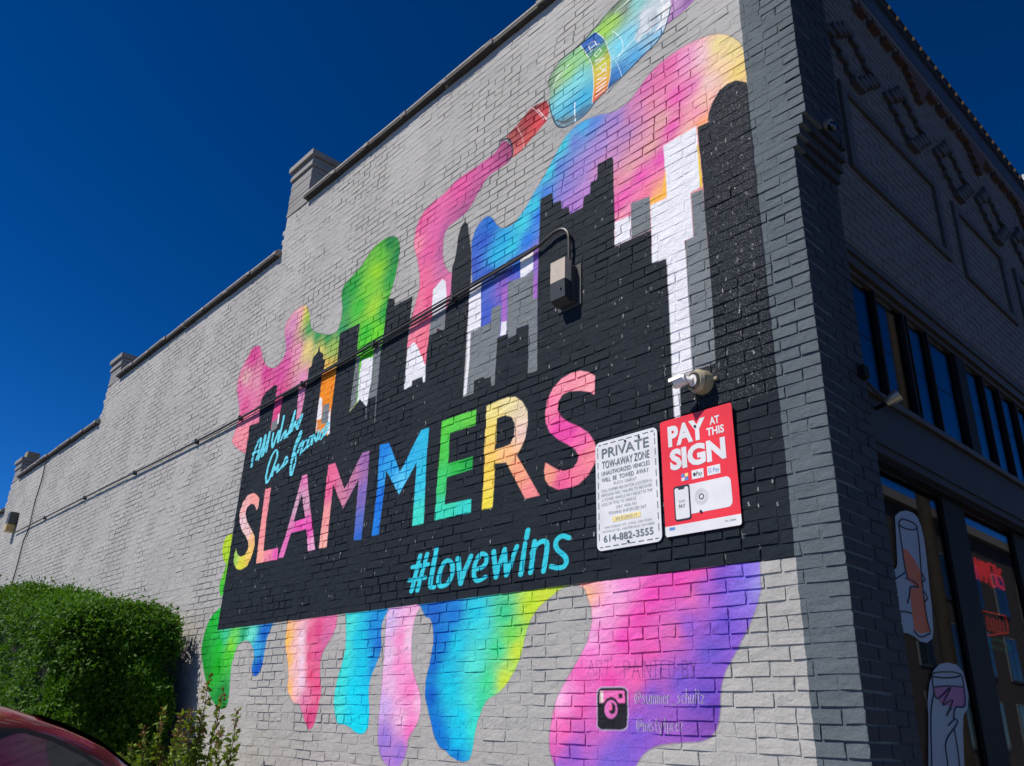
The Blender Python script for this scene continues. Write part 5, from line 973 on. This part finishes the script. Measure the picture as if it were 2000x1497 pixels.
stem_plant(-5.12, -.52, 1.58, 3, .13, 'short leafy shrub between the tallest shrub and the thin stem')
stem_plant(-6.35, -.75, 1.40, 4, .12, 'low pale shrub nearest to the parked car', .05)
# ------------------------------------------------------------------ parked red car, nose to the wall
CARM = NT('car_paint', .25, .5); CARM.base((.2, .012, .02)); CARM.b.inputs['Coat Weight'].default_value = .7; CARM.b.inputs['Coat Roughness'].default_value = .05; CARM.b.inputs['Metallic'].default_value = .25
TRIM = simple('car_trim', (.012, .012, .013), .45); TYRE = simple('tyre', (.015, .015, .015), .85); RIM = simple('alloy_rim', (.4, .4, .42), .3, metal=.8); TINT = NT('car_glass', .04, .6); TINT.base((.02, .03, .035)); LAMP = simple('car_lamp', (.6, .6, .6), .15); RLMP = simple('tail_lamp', (.35, .01, .01), .2)
car = empty('parked_car', (-3.68, -2.9, -.116), 'dark red parked car, roof and window edge seen at the lower left corner', 'car', rz=math.radians(20))
# side profile: (y, z lower-body / glasshouse) in car space, y forward to the wall
def loft(name, secs, mat, par):
    m = MB(); n = len(secs[0]); m.add([v for s in secs for v in s], [(i*n+k, i*n+(k+1) % n, (i+1)*n+(k+1) % n, (i+1)*n+k) for i in range(len(secs)-1) for k in range(n)]+[tuple(range(n)), tuple((len(secs)-1)*n+k for k in range(n-1, -1, -1))]); return m.build(name, mat, par, True)
body = []
for y, zt, w in ((-2.25, .78, .72), (-2.2, 1.0, .82), (-1.9, 1.10, .88), (-.9, 1.12, .91), (0., 1.10, .92), (1.0, 1.08, .91), (1.4, 1.04, .9), (1.9, .95, .86), (2.25, .8, .78), (2.35, .6, .68)):
    zb = .28; body.append([(-w*.92, y, zb), (w*.92, y, zb), (w, y, zb+.25), (w, y, zt-.12), (w*.95, y, zt-.02), (w*.7, y, zt+.015), (-w*.7, y, zt+.015), (-w*.95, y, zt-.02), (-w, y, zt-.12), (-w, y, zb+.25)])
CB = loft('body', body, CARM.m, car)
gh = []
GH = ((-2.12, 1.15, .74), (-1.85, 1.62, .66), (-1.3, 1.74, .70), (-.5, 1.79, .71), (0., 1.79, .71), (.2, 1.765, .705), (.37, 1.727, .70), (.49, 1.697, .70), (.62, 1.657, .70), (.76, 1.607, .70), (.89, 1.537, .70), (.98, 1.487, .705), (1.2, 1.33, .73), (1.42, 1.1, .77))
for y, zt, w in GH:
    gh.append([(-.86, y, 1.05), (.86, y, 1.05), (w+.04, y, zt-.13), (w-.02, y, zt-.045), (w-.14, y, zt-.005), (0, y, zt+.012), (-w+.14, y, zt-.005), (-w+.02, y, zt-.045), (-w-.04, y, zt-.13)])
RF = loft('roof', gh, CARM.m, car)
def glass_side(s):
    P_ = [(-1.7, 1.14), (1.2, 1.14), (.95, 1.3), (.8, 1.39), (.63, 1.49), (.53, 1.54), (.35, 1.61), (.2, 1.645), (-.5, 1.66), (-1.3, 1.62), (-1.62, 1.52)]
    xf = lambda z: (.86-(z-1.05)/.6*.115)
    f_ = lambda a, b, d: (s*(xf(b)+d), a, b)
    t_ = MB().extr([(a*1.015, b+.022 if b > 1.2 else b-.02) for a, b in P_], f_, -.07, .012).build('window_trim', TRIM, car); MB().extr(P_, f_, .0125, .017).build('side_window', TINT.m, car)
    MB().extr([(-.38, 1.15), (-.28, 1.15), (-.30, 1.655), (-.36, 1.655)], f_, .0175, .022).build('pillar', TRIM, car)
    for yy in (.45, -.75): MB().box(s*.925-.012, s*.925+.012, yy-.1, yy+.1, .88, .91, .008).build('door_handle', CARM.m, car)
    mm = MB().box(s*1.0-.09, s*1.0+.09, .98, 1.1, 1.08, 1.22, .03).build('mirror', CARM.m, car)
    for yy in (1.45, -1.4):
        t = MB().tube([(s*.72, yy, .32), (s*.74, yy, .32), (s*.9, yy, .32), (s*.92, yy, .32)], [.29, .32, .32, .29], 28).build('tyre', TYRE, car, True); t.name = 'wheel'
        MB().tube([(s*.9, yy, .32), (s*.925, yy, .32)], [.21, .2], 20).build('rim', RIM, t)
    MB().box(s*.72-.16, s*.72+.16, 2.06, 2.22, .66, .78, .03).build('headlight', LAMP, car); MB().box(s*.78-.1, s*.78+.1, -2.24, -2.14, .8, 1.05, .03).build('tail_light', RLMP, car)
    MB().tube([(s*.62, -1.5, 1.76), (s*.63, -1.3, 1.80), (s*.63, -.2, 1.825), (s*.62, .05, 1.80)], .013, 8).build('roof_rail', TRIM, car)
glass_side(1); glass_side(-1)
m = MB(); q = []
for y, zt, w in GH[6:]: q += [(-w+.1, y+.004, zt+.002), (0, y+.004, zt+.018), (w-.1, y+.004, zt+.002)]
m.add(q, [(3*i+k, 3*i+k+1, 3*i+k+4, 3*i+k+3) for i in range(len(GH)-7) for k in (0, 1)]); m.build('windscreen', TINT.m, car, True)
MB().box(-.5, .5, 2.3, 2.38, .42, .58, .02).build('grille', TRIM, car); MB().box(-.75, .75, -2.3, -2.2, .38, .6, .03).build('bumper', TRIM, car)
# ------------------------------------------------------------------ across the street (seen mirrored in the windows) and beyond
BRK = NT('red_brick_far', .85); br = BRK.n('ShaderNodeTexBrick'); br.inputs['Scale'].default_value = 4; br.inputs['Color1'].default_value = (.034, .013, .009, 1); br.inputs['Color2'].default_value = (.045, .016, .011, 1); br.inputs['Mortar'].default_value = (.11, .09, .075, 1)
mp = BRK.n('ShaderNodeMapping'); mp.inputs['Rotation'].default_value = (math.pi/2, 0, 0); BRK.l(BRK.pos(), mp.inputs[0]); BRK.l(mp.outputs[0], br.inputs[0]); BRK.base(br.outputs[0])
OB = empty('opposite_building', (24, 47, 0), 'red brick building across the street, seen only mirrored in the windows', 'building')
MB().box(-9, 9, -10, 22, 0, 13.2).build('wall', BRK.m, OB); MB().box(-9.3, 9.3, -10.3, 22.3, 13.2, 13.7).build('cornice', simple('far_cornice', (.25, .2, .16), .8), OB)
WF = simple('far_window_frame', (.2, .2, .19), .6); WG = NT('far_window_glass', .1, .6); WG.base((.02, .025, .03))
for z in (1.5, 5.2, 8.9):
    for k in range(7):
        yy = -8+k*4.2
        f = MB().box(-9.06, -8.9, yy, yy+1.9, z, z+2.5).build('window', WF, OB); MB().box(-9.09, -9.062, yy+.1, yy+.9, z+.1, z+2.4).box(-9.09, -9.062, yy+1.0, yy+1.8, z+.1, z+2.4).build('pane', WG.m, f)
    for k in range(4):
        xx = -7+k*4.2; f = MB().box(xx, xx+1.9, -10.06, -9.9, z, z+2.5).build('window', WF, OB); MB().box(xx+.1, xx+.9, -10.09, -10.062, z+.1, z+2.4).box(xx+1., xx+1.8, -10.09, -10.062, z+.1, z+2.4).build('pane', WG.m, f)
UP = empty('utility_pole', (3.55, 11.45, 0), 'wooden utility pole on the front pavement, seen mirrored in the glass', 'pole')
PW_ = simple('weathered_pole', (.055, .038, .022), .85, .3, 6); MB().tube([(0, 0, -.1), (0, 0, 6), (0, 0, 12)], [.125, .115, .095], 14).build('pole', PW_, UP, True); MB().box(-1.2, 1.2, -.06, .06, 10.6, 10.75).build('crossarm', PW_, UP)
for k, (dx, z, zz) in enumerate(((-1.1, 10.8, 9), (0, 10.9, 9.2), (1.1, 10.8, 9), (.1, 8.0, 6.6), (.1, 7.5, 6.2))):
    MB().tube([(dx, t*3-30, z-1.0*(1-((t-10)/10)**2)+.0) for t in range(0, 21)], .012, 5).build('wire', BLKP, UP)
FBM = NT('far_tower_wall', .8); FBM.base((.42, .44, .40)); FB = empty('distant_building', (-4.2, 62, 0), 'pale distant building just visible past the end of the cornice', 'building')
MB().box(-5.6, 8, -4, 10, 0, 41.5).build('wall', FBM.m, FB)
for z in range(0, 13):
    for k in range(4): MB().box(-4.6+k*3, -2.8+k*3, -4.06, -3.98, 1.5+z*3, 3.1+z*3).build('window', WG.m, FB)
